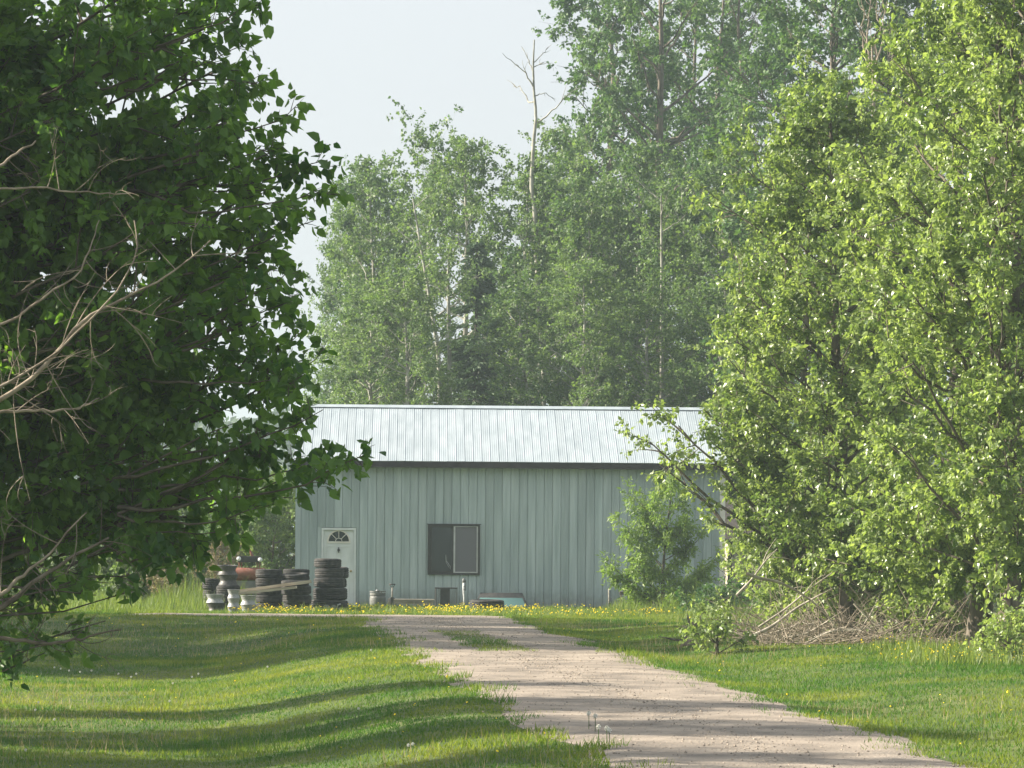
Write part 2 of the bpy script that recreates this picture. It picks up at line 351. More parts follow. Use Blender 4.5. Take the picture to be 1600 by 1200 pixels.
# roof panels
OV = .30; rise = (RIDGE - EAVE); half = BD / 2
slope = math.atan2(rise, half); slen = math.hypot(half + OV, rise * (half + OV) / half)
NR = 51; RWD = (BW + .16) / NR
def roof_panel(name):
    w = RWD; prof = [(0, 0), (.005, .009), (.013, .009), (.018, 0)]
    for c in (.3, .55, .8): prof += [(w * c - .012, 0), (w * c - .005, .003), (w * c + .005, .003), (w * c + .012, 0)]
    prof.append((w, 0)); n = len(prof)
    V = [[p[0], y, p[1]] for y in (0, slen) for p in prof] + [[p[0], y, p[1] - .012] for y in (0, slen) for p in prof]
    f = [(i, i + 1, n + i + 1, n + i) for i in range(n - 1)] + [(2 * n + i + 1, 2 * n + i, 3 * n + i, 3 * n + i + 1) for i in range(n - 1)]
    f += [(i + 1, i, 2 * n + i, 2 * n + i + 1) for i in range(n - 1)]
    return MB().raw(V, f).me(name)
rp = roof_panel('roof_panel'); rp.materials.append(M['roofmetal'])
zE = EAVE - OV * rise / half + .06
for i in range(NR):
    add('roof_panel', rp, None, barn, (-.08 + i * RWD, -OV, zE + prng.uniform(-.002, .002)), (slope + prng.uniform(-.0007, .0007), 0, 0))
    add('roof_panel', rp, None, barn, (-.08 + (i + 1) * RWD, BD + OV, zE), (slope, 0, math.pi))
rz = zE + (half + OV) * rise / half
cap = MB()
for s in (-1, 1):
    V = [[-.12, half + s * .17, rz - .17 * math.tan(slope) + .034], [BW + .12, half + s * .17, rz - .17 * math.tan(slope) + .034], [BW + .12, half, rz + .045], [-.12, half, rz + .045]]
    V += [[v[0], v[1], v[2] - .008] for v in V]
    cap.raw(V, [(0, 1, 2, 3), (4, 7, 6, 5), (0, 4, 5, 1), (0, 3, 7, 4), (1, 5, 6, 2)])
add('ridge_cap', cap.me('ridge_cap'), M['roofmetal'], barn)
add('fascia', MB().box(-.07, BW + .07, -OV + .012, -OV + .04, zE - .17, zE - .014).me('fascia'), M['fascia'], barn)
add('soffit', MB().box(-.05, BW + .05, -OV + .042, .02, zE - .09, zE - .07).me('soffit'), M['fascia'], barn)
for x0 in (-.075, BW + .055):
    mb = MB()
    for s in (0, 1):
        ya, yb = (-OV + .05, half) if s == 0 else (BD + OV - .05, half)
        za = zE - .02; zb = rz - .02
        V = [[x0, ya, za - .16], [x0, yb, zb - .16], [x0, yb, zb], [x0, ya, za]]; V += [[v[0] + .025, v[1], v[2]] for v in V]
        mb.raw(V, [(0, 3, 2, 1), (4, 5, 6, 7), (0, 1, 5, 4), (3, 7, 6, 2), (0, 4, 7, 3)])
    add('barge_board', mb.me('barge_board'), M['fascia'], barn)
# entrance door
d0, d1, _, dz = door
dr = add('entrance_door', MB().box(d0 + .06, d1 - .06, .035, .085, .03, dz - .06).me('entrance_door'), M['white'], barn, label='white steel door with a half round fanlight')
fr = MB().box(d0, d0 + .055, -.018, .1, 0, dz).box(d1 - .055, d1, -.018, .1, 0, dz).box(d0 + .055, d1 - .055, -.018, .1, dz - .055, dz)
add('door_frame', fr.me('door_frame'), M['white'], barn)
dc = (d0 + d1) / 2 - .0; fz = 1.70
def raised(x0, x1, z0, z1):
    b = MB()
    for (a, c, e, g) in ((x0, x1, z0, z0 + .018), (x0, x1, z1 - .018, z1), (x0, x0 + .018, z0 + .018, z1 - .018), (x1 - .018, x1, z0 + .018, z1 - .018)): b.box(a, c, .022, .0345, e, g)
    return b.me('raised_panel')
for (a, c) in ((d0 + .15, dc - .05), (dc + .05, d1 - .15)):
    add('raised_panel', raised(a, c, 1.0, 1.58), M['white'], dr); add('raised_panel', raised(a, c, .2, .82), M['white'], dr)
ra = .265
ring = []; n = 20
mbf = MB()
for r0, r1 in ((ra, ra + .04),):
    V = []; 
    for k in range(n + 1):
        a = math.pi * k / n
        for r in (r0, r1):
            V += [[dc + r * math.cos(a), .016, fz + r * math.sin(a)], [dc + r * math.cos(a), .0345, fz + r * math.sin(a)]]
    f = []
    for k in range(n): o = k * 4; f += [(o, o + 2, o + 6, o + 4), (o, o + 4, o + 5, o + 1), (o + 2, o + 3, o + 7, o + 6)]
    mbf.raw(V, f)
mbf.box(dc - ra - .04, dc + ra + .04, .016, .0345, fz - .045, fz - .002)
fan = add('fanlight', mbf.me('fanlight'), M['cream'], dr)
for k in range(4):                                      # four wedge panes and the small half round one
    V = [];
    a0, a1 = math.pi * k / 4, math.pi * (k + 1) / 4
    for j in range(7):
        a = a0 + (a1 - a0) * j / 6
        for r in (.09, ra): V.append([dc + r * math.cos(a), .030, fz + r * math.sin(a)])
    add('pane', MB().raw(V, [(2 * j, 2 * j + 1, 2 * j + 3, 2 * j + 2) for j in range(6)]).me('pane'), M['glass'], fan)
V = [[dc, .030, fz]] + [[dc + .075 * math.cos(math.pi * k / 10), .030, fz + .075 * math.sin(math.pi * k / 10)] for k in range(11)]
add('pane', MB().raw(V, (), [(0, k, k + 1) for k in range(1, 11)]).me('pane'), M['glass'], fan)
mbm = MB()
for k in (1, 2, 3):
    a = math.pi * k / 4; mbm.tube([[dc + .08 * math.cos(a), .024, fz + .08 * math.sin(a)], [dc + ra * math.cos(a), .024, fz + ra * math.sin(a)]], .010, 6)
mbm.tube([[dc + .085 * math.cos(math.pi * k / 10), .024, fz + .085 * math.sin(math.pi * k / 10)] for k in range(11)], .010, 6)
add('glazing_bar', mbm.me('glazing_bar'), M['cream'], fan)
kn = MB().lathe([(.001, -.03), (.03, -.028), (.034, -.01), (.018, .0), (.014, .03), (.03, .034), (.03, .04), (.001, .04)], 14, rotm('X', math.radians(-90)))
add('door_knob', kn.me('door_knob', True), M['brass'], dr, (d1 - .13, .005, .93))
add('door_knocker', MB().lathe([(.001, -.01), (.03, -.01), (.036, .012), (.001, .013)], 12, rotm('X', math.radians(90))).tube([[0, -.015, .07], [0, -.02, .0], [0, -.015, -.075]], [.014, .026, .010], 8).me('door_knocker', True), M['dsteel'], dr, (dc, .018, 1.475))
add('doorstep', MB().box(d0 - .05, d1 + .25, -.55, -.03, 0, .045, b=.01).me('doorstep'), M['dsteel'], barn)
# sliding window
w0, w1, wz0, wz1 = win
wf = MB().box(w0 - .02, w0 + .035, -.05, .06, wz0 - .02, wz1 + .02).box(w1 - .035, w1 + .02, -.05, .06, wz0 - .02, wz1 + .02).box(w0 + .035, w1 - .035, -.05, .06, wz1 - .03, wz1 + .02).box(w0 + .035, w1 - .035, -.05, .06, wz0 - .02, wz0 + .03)
wf.box(w0 - .05, w1 + .05, -.062, -.051, wz1 + .012, wz1 + .03)
wob = add('sliding_window', wf.me('sliding_window'), M['bronze'], barn)
wm = (w0 + w1) / 2 - .01
sf = MB().box(w0 + .037, w0 + .085, -.028, .03, wz0 + .032, wz1 - .032).box(wm - .045, wm, -.028, .03, wz0 + .032, wz1 - .032).box(w0 + .085, wm - .045, -.028, .03, wz1 - .06, wz1 - .032).box(w0 + .085, wm - .045, -.028, .03, wz0 + .032, wz0 + .075)
add('sash', sf.me('sash'), M['bronze'], wob)
sf = MB().box(wm + .002, wm + .045, -.04, .02, wz0 + .034, wz1 - .034).box(w1 - .068, w1 - .037, -.04, .02, wz0 + .034, wz1 - .034).box(wm + .045, w1 - .068, -.04, .02, wz0 + .034, wz0 + .062).box(wm + .045, w1 - .068, -.04, .02, wz1 - .05, wz1 - .034)
add('sash', sf.me('sash'), M['alu'], wob, label='pale aluminium sash with insect screen')
add('pane', MB().box(w0 + .085, wm - .045, .0, .006, wz0 + .075, wz1 - .06).me('pane'), M['glass'], wob)
add('screen', MB().box(wm + .045, w1 - .068, -.02, -.014, wz0 + .062, wz1 - .05).me('screen'), M['screen'], wob)
add('cord', MB().tube([[wm - .2, -.012, wz0 + .5], [wm - .19, -.014, wz0 + .3], [wm - .13, -.016, wz0 + .2], [wm - .07, -.015, wz0 + .12], [wm - .08, -.014, wz0 + .2], [wm - .18, -.012, wz0 + .34]], .005, 5).me('cord', True), M['alu'], wob)

# ------------------------------------------------------------------ tan shed behind on the right
SX0 = P(1137, 900, 108)[0]
shed = thing('shed', (SX0, 108, 0), 'low tan board-sided shed with dark roof behind right end of barn', 'shed')
bw = .33
bm_ = MB().prism([(0, 0), (0, 0), (0, 0)], 0, 0) if False else None
def lap(w):
    V = [[0, -.03, 0], [w, -.03, 0], [w, -.008, bw - .012], [0, -.008, bw - .012], [0, .03, 0], [w, .03, 0], [w, .03, bw - .012], [0, .03, bw - .012]]
    return MB().raw(V, [(0, 1, 2, 3), (4, 7, 6, 5), (0, 4, 5, 1), (3, 2, 6, 7), (0, 3, 7, 4), (1, 5, 6, 2)]).me('siding_board')
lm = lap(5.0); lm.materials.append(M['tan'])
for k in range(5): add('siding_board', lm, None, shed, (.12, 0, .22 + k * bw))
add('corner_strip', MB().box(0, .118, -.04, .08, 0, 1.95).me('corner_strip'), M['fascia'], shed)  # dark upright strip at the left end of the siding
add('wall', MB().box(.02, 5.12, .032, 3.6, .1, 1.9).me('wall'), M['tan'], shed)
add('skid', MB().box(.12, 5.12, -.06, .02, .02, .19).me('skid'), M['bark_dark'], shed)
V = [[-.25, -.35, 1.86], [5.4, -.35, 1.86], [5.4, 1.8, 3.0], [-.25, 1.8, 3.0], [-.25, 3.95, 1.86], [5.4, 3.95, 1.86]]
V2 = [[a, b, c - .1] for a, b, c in V]
add('roof', MB().raw(V + V2, [(0, 1, 2, 3), (3, 2, 5, 4), (6, 9, 8, 7), (9, 10, 11, 8), (0, 6, 7, 1), (4, 5, 11, 10), (0, 3, 9, 6), (3, 4, 10, 9), (1, 7, 8, 2), (2, 8, 11, 5)]).me('roof'), M['shingle'], shed)
V = [[0.02, 0.04, 1.9], [.02, 3.6, 1.9], [.02, 1.8, 2.88]]
add('gable', MB().raw(V, (), [(0, 2, 1)]).raw([[5.1, .04, 1.9], [5.1, 3.6, 1.9], [5.1, 1.8, 2.88]], (), [(0, 1, 2)]).me('gable'), M['tan'], shed)

# ------------------------------------------------------------------ tyres, rims, planks
def tyre_mesh(w):
    h = w / 2
    prof = [(.60, -h * .55), (.66, -h * .95), (.78, -h * 1.0), (.90, -h * .93), (.965, -h * .80)]
    tr = [-.62, -.60, -.54, -.52, -.24, -.22, -.15, -.13, .13, .15, .22, .24, .52, .54, .60, .62]
    for i, t in enumerate(tr): prof.append((.985 + (.012 if i % 4 in (1, 2) else 0) * 0 + (-.022 if i % 4 in (1, 2) else .01), t * h))
    prof += [(.965, h * .80), (.90, h * .93), (.78, h * 1.0), (.66, h * .95), (.60, h * .55), (.64, h * .3), (.66, 0), (.64, -h * .3)]
    m = MB().lathe(prof, 36, close=True).me('tyre', True); m.materials.append(M['rubber']); return m
TM = {}
def tyre(cx, pyb, wpx, hpx, Y, label, group='old tyres stacked beside the barn door', tilt=(0, 0), z=None):
    """cx, base pixel row, width and height in photo pixels at depth Y"""
    p = P(cx, pyb, Y); s = F / Y; D = wpx / s; h = hpx / s; R_ = D / 2
    key = round(h / R_, 2)
    if key not in TM: TM[key] = tyre_mesh(key)
    o = add('tyre', TM[key], None, None, (p[0], Y, (p[2] if z is None else z) + h / 2), (math.radians(tilt[0] + random.uniform(-1.6, 1.6)), math.radians(tilt[1] + random.uniform(-2, 2)), random.uniform(0, 6)), label, 'tyre', group)
    o.scale = (R_, R_, R_); return o
G = 'old tyres stacked beside the barn door'
S1 = [(513.5, 954.5, 57, 17.5), (515, 936.5, 53, 18.5), (514.5, 917.5, 49, 15), (514.5, 902, 46, 14.5), (512, 887.2, 43, 14.5)]
for k, (cx, yb, w, h) in enumerate(S1):
    tyre(cx, yb, w, h, 94.2, ['widest tyre at the bottom of the tall stack before the white door', 'second tyre up in the tall stack before the white door', 'middle tyre of the tall stack before the white door', 'fourth tyre up in the tall stack before the white door', 'topmost tyre of the tall stack before the white door'][k], G)
S1b = [(521, 953.6, 46, 16), (521, 937.5, 44, 19), (520, 918.3, 44, 14), (523, 904, 44, 18)]
for k, (cx, yb, w, h) in enumerate(S1b):
    tyre(cx, yb, w, h, 95.35, ['tyre on the ground half hidden behind the tall stack by the door', 'tyre bulging out behind the tall stack low beside the door', 'hidden third tyre behind the tall stack by the door', 'tyre bulging out behind the tall stack level with the door knob'][k], G)
S2 = [(464, 957, 37, 13.5), (464, 943.3, 46, 14), (463, 929, 47, 14), (461, 915, 44, 8)]
for k, (cx, yb, w, h) in enumerate(S2):
    tyre(cx, yb, w, h, 92.6, ['small tyre at the foot of the stack under the right end of the planks', 'second tyre up under the right end of the planks', 'dark tyre just under the right end of the planks', 'thin tyre lying right on the planked stack beneath the tilted one'][k], G)
tyre(461.5, 911, 43, 15, 93.7, 'pale dusty tyre tilted on top of the stack left of the door', G, tilt=(-4, -4))
tyre(463, 899, 42, 10, 95.0, 'thin tyre topping the stack behind the tilted dusty tyre', G)
tyre(463, 913, 42, 14, 95.0, 'tyre under the thin topmost one behind the tilted dusty tyre', G)
tyre(463, 927.2, 42, 14, 95.0, 'tyre in the middle of the rear stack behind the planks', G)
tyre(463, 941.4, 42, 14, 95.0, 'tyre low in the rear stack behind the planks', G)
tyre(463, 955.5, 42, 14, 95.0, 'tyre at the ground of the rear stack behind the planks', G)
S3 = [(420, 955.5, 44, 13.5), (421, 942, 44, 13), (420, 929, 42, 13), (420, 916, 42, 13), (420, 903, 42, 13.5)]
for k, (cx, yb, w, h) in enumerate(S3):
    tyre(cx, yb, w, h, 93.8, ['tyre on the ground in the dark stack under the planks', 'second tyre up in the dark stack under the planks', 'middle tyre of the dark stack, hidden by the planks', 'tyre resting just above the planks right of the red tank', 'top tyre of the stack right of the red tank'][k], G)
S4 = [(357, 955, 36, 13), (357, 942, 37, 13), (356.5, 929, 37.5, 14.5)]
for k, (cx, yb, w, h) in enumerate(S4):
    tyre(cx, yb, w, h, 93.2, ['tyre on the ground under the stack of black rims', 'second tyre under the stack of black rims', 'dusty tyre carrying the stack of black rims'][k], G)
S5 = [(330, 953, 26, 16), (330, 937, 26, 15.5), (329.5, 921.2, 26, 17.5)]
for k, (cx, yb, w, h) in enumerate(S5):
    tyre(cx, yb, w, h, 94.6, ['bottom tyre of the small stack at the far left', 'middle tyre of the small stack at the far left', 'top tyre of the small stack at the far left'][k], G)
tyre(760.5, 954, 55, 17, 95.2, 'single worn tyre lying flat on the grass below the window', None)
RM = {}
def rim(cx, pyb, wpx, hpx, Y, label, m, tilt=(0, 0)):
    p = P(cx, pyb, Y); s = F / Y; R_ = wpx / s / 2; h = hpx / s / R_
    key = (m, round(h, 2))
    if key not in RM:
        prof = [(.84, 0), (1.0, 0), (1.0, .03), (.93, .07), (.90, h * .2), (.80, h * .33), (.78, h * .5), (.84, h * .66), (.92, h * .82), (.94, h - .06), (1.0, h - .03), (1.0, h), (.92, h), (.86, h - .08), (.74, h * .6), (.70, h * .4), (.80, .05)]
        mb = MB().lathe(prof, 30, close=True)
        mb.lathe([(.74, h * .52), (.5, h * .62), (.34, h * .55), (.16, h * .56), (.16, h * .50), (.34, h * .49), (.5, h * .55), (.74, h * .46)], 30)
        RM[key] = mb.me('wheel_rim', True); RM[key].materials.append(M[m])
    o = add('wheel_rim', RM[key], None, None, p, (math.radians(tilt[0]), math.radians(tilt[1]), random.uniform(0, 6)), label, 'wheel rim', 'bare wheel rims among the tyres')
    o.scale = (R_, R_, R_)
rim(356.5, 914.5, 32, 16.5, 93.2, 'black steel rim on a dusty tyre, lower of two black rims', 'dsteel')
rim(355.5, 897.8, 32, 14.5, 93.2, 'black steel rim tilted on top of the black rim stack', 'dsteel', (0, -3))
rim(338, 957.5, 30, 15.5, 91.2, 'dark chipped rim under a silver one at the left end', 'dsteel')
rim(336, 941.8, 29, 13.5, 91.2, 'bright silver rim on a dark rim at the left end', 'steel')
for k in range(3): rim(365, 961.5 - k * 13.4, 20, 13.3, 88.9, ['bottom rim of the narrow stack of three silver rims', 'middle rim of the narrow stack of three silver rims', 'top rim of the narrow stack of three silver rims'][k], 'steel')
for k in range(2): rim(388, 959.5 - k * 14.6, 25.5, 14.5, 90.0, ['lower rim of the wider pair of silver rims', 'upper rim of the wider pair of silver rims'][k], 'steel')
def plank(a, b, w, t, label, m='plank'):
    a = Vector(a); b = Vector(b); d = b - a; L = d.length
    mb = MB(); n = 9; r = random.Random(len(label))
    V = []; f = []
    for i in range(n + 1):
        x = L * i / n; wa = r.uniform(-.006, .006)
        for (y, z) in ((-w / 2, -t / 2), (w / 2, -t / 2), (w / 2, t / 2), (-w / 2, t / 2)): V.append([x + (r.uniform(-.03, .03) if i in (0, n) else 0), y + wa, z + wa * .5])
    for i in range(n):
        for k in range(4): f.append((4 * i + k, 4 * i + (k + 1) % 4, 4 * i + 4 + (k + 1) % 4, 4 * i + 4 + k))
    f += [(0, 3, 2, 1), (4 * n, 4 * n + 1, 4 * n + 2, 4 * n + 3)]
    o = add('plank', mb.raw(V, f).me('plank'), M[m], None, a, None, label, 'plank', 'weathered planks laid over the tyres')
    o.rotation_euler = d.to_track_quat('X', 'Z').to_euler()
plank(P(372, 928, 91.7), P(463, 917.5, 91.7), .2, .06, 'pale weathered plank nearest the silver rims, sloping over the tyres')
plank(P(374, 923.5, 91.95), P(486, 908.5, 91.95), .24, .075, 'longest pale plank sloping over the tyres toward the tall stack')
plank(P(390, 921.5, 92.3), P(484, 909, 92.3), .2, .05, 'rear pale plank leaning over the tyre stacks behind the longest one')

# rusty machine behind the tyres
Ym = 98.6
pm = P(389, 955, Ym)
mach = thing('farm_machine', (pm[0], Ym, 0), 'rusty red farm machine with two round lamps behind the tyres', 'machine')
def L_(px, py, dy=0): q = P(px, py, Ym); return [q[0] - pm[0], dy, q[2]]
z0 = L_(389, 897)[2]
add('tank', MB().lathe([(.001, -.45), (.10, -.45), (.15, -.42), (.165, -.38), (.165, .38), (.15, .42), (.10, .45), (.001, .45)], 22, rotm('Y', math.radians(90))).me('tank', True), M['rust'], mach, (-.02, 0, z0))
add('frame', MB().box(-.5, .5, -.12, .12, z0 - .36, z0 - .18).box(-.45, -.35, -.2, .8, .25, z0 - .365).box(.35, .45, -.2, .8, .25, z0 - .365).box(-.7, .7, .2, .35, .24, .34).me('frame'), M['tank'], mach)
zb = L_(389, 874)[2]
add('lamp_bar', MB().box(-.30, .30, -.04, .06, zb - .075, zb + .085, b=.01).me('lamp_bar'), M['bronze'], mach)
for px in (373.5, 407):
    q = L_(px, 873 if px < 390 else 874.5)
    h = add('headlamp', MB().lathe([(.001, .10), (.045, .09), (.062, .03), (.066, -.02), (.058, -.02)], 16, rotm('X', math.radians(-90))).me('headlamp', True), M['dsteel'], mach, (q[0], -.08, q[2]))
    add('lens', MB().lathe([(.001, .03), (.03, .024), (.058, .0)], 16, rotm('X', math.radians(90))).me('lens', True), M['lens'], h, (0, -.02, 0))
for x in (-.26, -.2, .2, .27): add('upright', MB().tube([[x * 1.0, 0, z0 + .1], [x, 0, zb - .07]], .018, 6).me('upright'), M['rust'], mach)
add('lift_arm', MB().tube([L_(385, 850, .1), L_(388, 857, .1), L_(392, 864, .08), L_(395, 872, .05)], .035, 7).me('lift_arm', True), M['rust'], mach)
for s in (-1, 1):
    w = add('wheel', tyre_mesh(.5), None, mach, (s * .72, .28, .29), (0, math.radians(90), 0)); w.scale = (.29, .29, .29)
    add('axle_hub', MB().lathe([(.001, -.1), (.3, -.1), (.62, -.05), (.62, .05), (.001, .06)], 14).me('axle_hub'), M['rust'], w)

# ------------------------------------------------------------------ small things along the wall
Yw = 98.8
def gz(x, y): return float(ground(x, y))
q = P(590, 952, 97.6)
gc = thing('gas_cylinder', (q[0], 97.6, 0), 'squat grey gas cylinder with collar right of the white door', 'gas cylinder')
add('tank_body', MB().lathe([(.001, 0), (.12, 0), (.19, .05), (.205, .10), (.205, .26), (.19, .32), (.13, .355), (.001, .36)], 24).me('tank_body', True), M['tank'], gc)
add('collar', MB().lathe([(.17, .335), (.2, .34), (.2, .40), (.17, .40)], 24, close=True).lathe([(.18, .42), (.205, .42), (.205, .445), (.18, .445)], 24, close=True).me('collar', False), M['tank'], gc)
mb = MB()
for k in range(6): a = k * math.pi / 3; mb.tube([[.185 * math.cos(a), .185 * math.sin(a), .32], [.185 * math.cos(a), .185 * math.sin(a), .44]], .012, 6)
add('collar_post', mb.me('collar_post'), M['tank'], gc)
add('valve', MB().lathe([(.001, .35), (.025, .35), (.02, .44), (.05, .445), (.05, .47), (.001, .475)], 12).box(-.012, .09, -.012, .012, .40, .425).me('valve', True), M['steel'], gc)
q = P(612.5, 950, Yw + .6)
sh = thing('shovel', (q[0], Yw + .6, 0), 'short D-handled shovel leaning against barn wall beside low bench', 'shovel', rot=(math.radians(-6), 0, 0))
add('shaft', MB().tube([[0, 0, .2], [0, 0, .52]], .017, 8).me('shaft', True), M['wood'], sh)
add('handle', MB().tube([[0, 0, .5], [-.035, 0, .54], [-.068, 0, .60]], .011, 6).tube([[0, 0, .5], [.035, 0, .54], [.068, 0, .60]], .011, 6).tube([[-.08, 0, .60], [.08, 0, .60]], .016, 8).me('handle', True), M['bronze'], sh)
V = []
for i, (z, w) in enumerate(((.26, .04), (.22, .11), (.1, .12), (.03, .09), (.0, .02))):
    for k in range(5): t = k / 2 - 1; V.append([w * t, -.03 * (1 - t * t) - .02 * (i == 0), z])
add('blade', MB().raw(V, [(i * 5 + k, i * 5 + k + 1, i * 5 + k + 6, i * 5 + k + 5) for i in range(4) for k in range(4)]).me('blade', True), M['dsteel'], sh)
q = P(647, 952, 98.4)
be = thing('low_bench', (q[0], 98.4, 0), 'low grey plank bench on short legs under the window, left of dark stand', 'bench')
for k in range(2): add('seat_board', MB().box(-.52, .52, -.19 + k * .19, -.012 + k * .19, .19, .235, b=.006).me('seat_board'), M['wood'], be)
add('apron', MB().box(-.5, .5, -.17, -.14, .11, .188).me('apron'), M['wood'], be)
for x in (-.5, .0, .47):
    add('leg', MB().box(x - .02, x + .02, -.2, -.172, 0, .185).me('leg'), M['wood'], be); add('leg', MB().box(x - .02, x + .02, .13, .165, 0, .185).me('leg'), M['wood'], be)
q = P(697, 952, 98.9)
st = thing('barred_stand', (q[0], 98.9, 0), 'dark barred metal stand with flat top beneath the window', 'stand')
add('top', MB().box(-.29, .29, -.16, .16, .50, .535, b=.006).me('top'), M['bronze'], st)
add('panel', MB().box(-.15, .1, -.14, -.12, .02, .498).me('panel'), M['bronze'], st)
for x in (-.275, -.24, -.2, -.165, .125, .16, .2, .235, .272): add('bar', MB().tube([[x, -.14, 0], [x, -.14, .5]], .009, 6).me('bar'), M['tank'], st)
for x in (-.27, .27): add('leg', MB().tube([[x, .14, 0], [x, .14, .5]], .014, 6).me('leg'), M['bronze'], st)
q = P(724.5, 952, 99.2)
pp = thing('standpipe', (q[0], 99.2, 0), 'thin upright pipe with flaking white paint under window corner', 'pipe')
add('pipe', MB().tube([[.005, 0, 0], [.012, 0, .25], [-.005, 0, .5], [0, 0, .66]], [.022, .026, .03, .034], 10).me('pipe', True), M['flake'], pp)
add('cap', MB().lathe([(.001, .77), (.03, .765), (.045, .73), (.045, .665), (.001, .66)], 12).me('cap', True), M['tank'], pp)
add('bracket', MB().box(.035, .06, -.02, .02, .45, .72).me('bracket'), M['tank'], pp)
ws = thing('car_windshield', (P(783, 952, 98.6)[0], 98.6, 0), 'curved teal car windshield with black border leaning on barn wall', 'windshield')
def shield(u, v, ins=0):                                # bowed glass leaning back
    hw = .54 + .17 * (1 - v) ; hw -= ins
    return [u * hw, .55 * v - .14 * (1 - u * u), .05 + (.35 - ins * 0) * v]
for nm, mm in (('glass', 'teal'), ('border', 'bronze')):
    V = []; f = []; nu, nv = 16, 6
    for s, off in ((0, 0), (1, .012)):
        for j in range(nv + 1):
            for i in range(nu + 1):
                u = i / nu * 2 - 1; v = j / nv
                if nm == 'glass': u *= .9; v = v * .62 - 0.0
                p = shield(u, v); p[1] += off - (.012 if nm == 'glass' else 0); p[2] += off * .5 + (.006 if nm == 'glass' else 0); V.append(p)
    o = (nu + 1) * (nv + 1)
    for j in range(nv):
        for i in range(nu):
            a = j * (nu + 1) + i; f.append((a, a + 1, a + nu + 2, a + nu + 1)); f.append((o + a + 1, o + a, o + a + nu + 1, o + a + nu + 2))
    add(nm, MB().raw(V, f).me(nm, True), M[mm], ws)
q = P(866, 956, 97.5)
add('board', MB().box(-.35, .35, -.12, .12, 0, .05, b=.01).me('board'), M['bark_dark'], None, (q[0], 97.5, 0), (0, 0, .1), 'dark flat board lying in dandelions at foot of wall', 'board')
for k, (px, py, Y) in enumerate(((510, 952, 92.3), (525, 951, 92.1))):
    q = P(px, py, Y); t = thing('engine_part', (q[0], Y, 0), ['small cylindrical metal engine part before the tall tyre stack', 'small knobbly metal engine part before the tall tyre stack'][k], 'engine part')
    if k == 0:
        add('body', MB().lathe([(.001, 0), (.07, 0), (.07, .08), (.085, .085), (.085, .1), (.06, .11), (.06, .16), (.001, .165)], 16).me('body'), M['tank'], t)
    else:
        add('body', MB().box(-.13, .11, -.06, .06, 0, .10, b=.02).me('body'), M['dsteel'], t)
        add('pulley', MB().lathe([(.001, -.03), (.06, -.03), (.045, 0), (.06, .03), (.001, .03)], 14, rotm('X', math.radians(90), (-.05, -.06, .11))).me('pulley'), M['tank'], t)
        add('pipe', MB().tube([[.02, -.03, .09], [.05, -.04, .17], [.12, -.04, .19]], .018, 8).me('pipe', True), M['steel'], t)
q = P(984, 945, 96.0)
tb = thing('metal_table', (q[0], 96.0, 0), 'small rusty dark table half hidden behind the young tree', 'table')
add('top', MB().box(-.25, .25, -.18, .18, .42, .50, b=.01).me('top'), M['bark_dark'], tb)
for x in (-.22, .22):
    for y in (-.15, .15): add('leg', MB().tube([[x, y, 0], [x, y, .42]], .016, 6).me('leg'), M['bark_dark'], tb)
q = P(951, 950, 95.5)
sk = thing('wooden_stake', (q[0], 95.5, 0), 'thin upright stake with hook in weeds left of young tree', 'stake')
add('post', MB().tube([[0, 0, 0], [.005, 0, .3], [0, 0, .58]], .016, 7).me('post', True), M['wood'], sk)
add('hook', MB().tube([[.0, 0, .32], [.06, -.02, .33], [.07, -.02, .24], [.04, -.02, .2]], .012, 6).me('hook', True), M['bronze'], sk)

# ------------------------------------------------------------------ vegetation generator
T6 = (np.array([[0, 0, 0], [0, .5, -.03], [0, 1.08, -.10], [-.36, .26, .05], [-.29, .62, .05], [.36, .26, .05], [.29, .62, .05]]), np.array([[0, 1, 3], [3, 1, 4], [4, 1, 2], [0, 5, 1], [5, 6, 1], [6, 2, 1]]))
T2 = (np.array([[0, 0, 0], [-.36, .42, .06], [.36, .42, .06], [0, 1.05, -.03]]), np.array([[0, 3, 1], [0, 2, 3]]))
TN = (np.array([[0, 0, 0], [-.17, .45, .03], [.17, .45, .03], [0, 1.1, -.06]]), np.array([[0, 3, 1], [0, 2, 3]]))
TS = (np.array([[0, 0, 0], [-.10, .5, 0], [.10, .5, 0], [0, 1.1, -.08]]), np.array([[0, 3, 1], [0, 2, 3]]))
def norm(a): return a / (np.linalg.norm(a, axis=-1, keepdims=True) + 1e-9)
def leaf_mesh(name, L, tpl):
    pos, ax, nr, s, ti = L
    V0, F0 = tpl; k = len(V0); n = len(pos)
    side = np.cross(ax, nr)
    V = pos[:, None] + s[:, None, None] * (V0[None, :, 0:1] * side[:, None] + V0[None, :, 1:2] * ax[:, None] + V0[None, :, 2:3] * nr[:, None])
    Fc = (np.arange(n) * k)[:, None, None] + F0[None]
    return mesh(name, V.reshape(-1, 3), Fc.reshape(-1, 3), smooth=False, attr=np.repeat(ti, k))
def leaf_frames(r, pos, lean, droop, up):
    n = len(pos)
    ax = norm(lean * .5 + r.normal(size=(n, 3)) * .55 + np.array([0, 0, -droop]))
    nr = r.normal(size=(n, 3)) * .8 + np.array([0, 0, up])
    nr = norm(nr - ax * (nr * ax).sum(1, keepdims=True))
    return ax, nr
def bez(a, c, b, k):
    t = np.linspace(0, 1, k)[None, :, None]
    return a[:, None] * (1 - t) ** 2 + 2 * c[:, None] * t * (1 - t) + b[:, None] * t ** 2
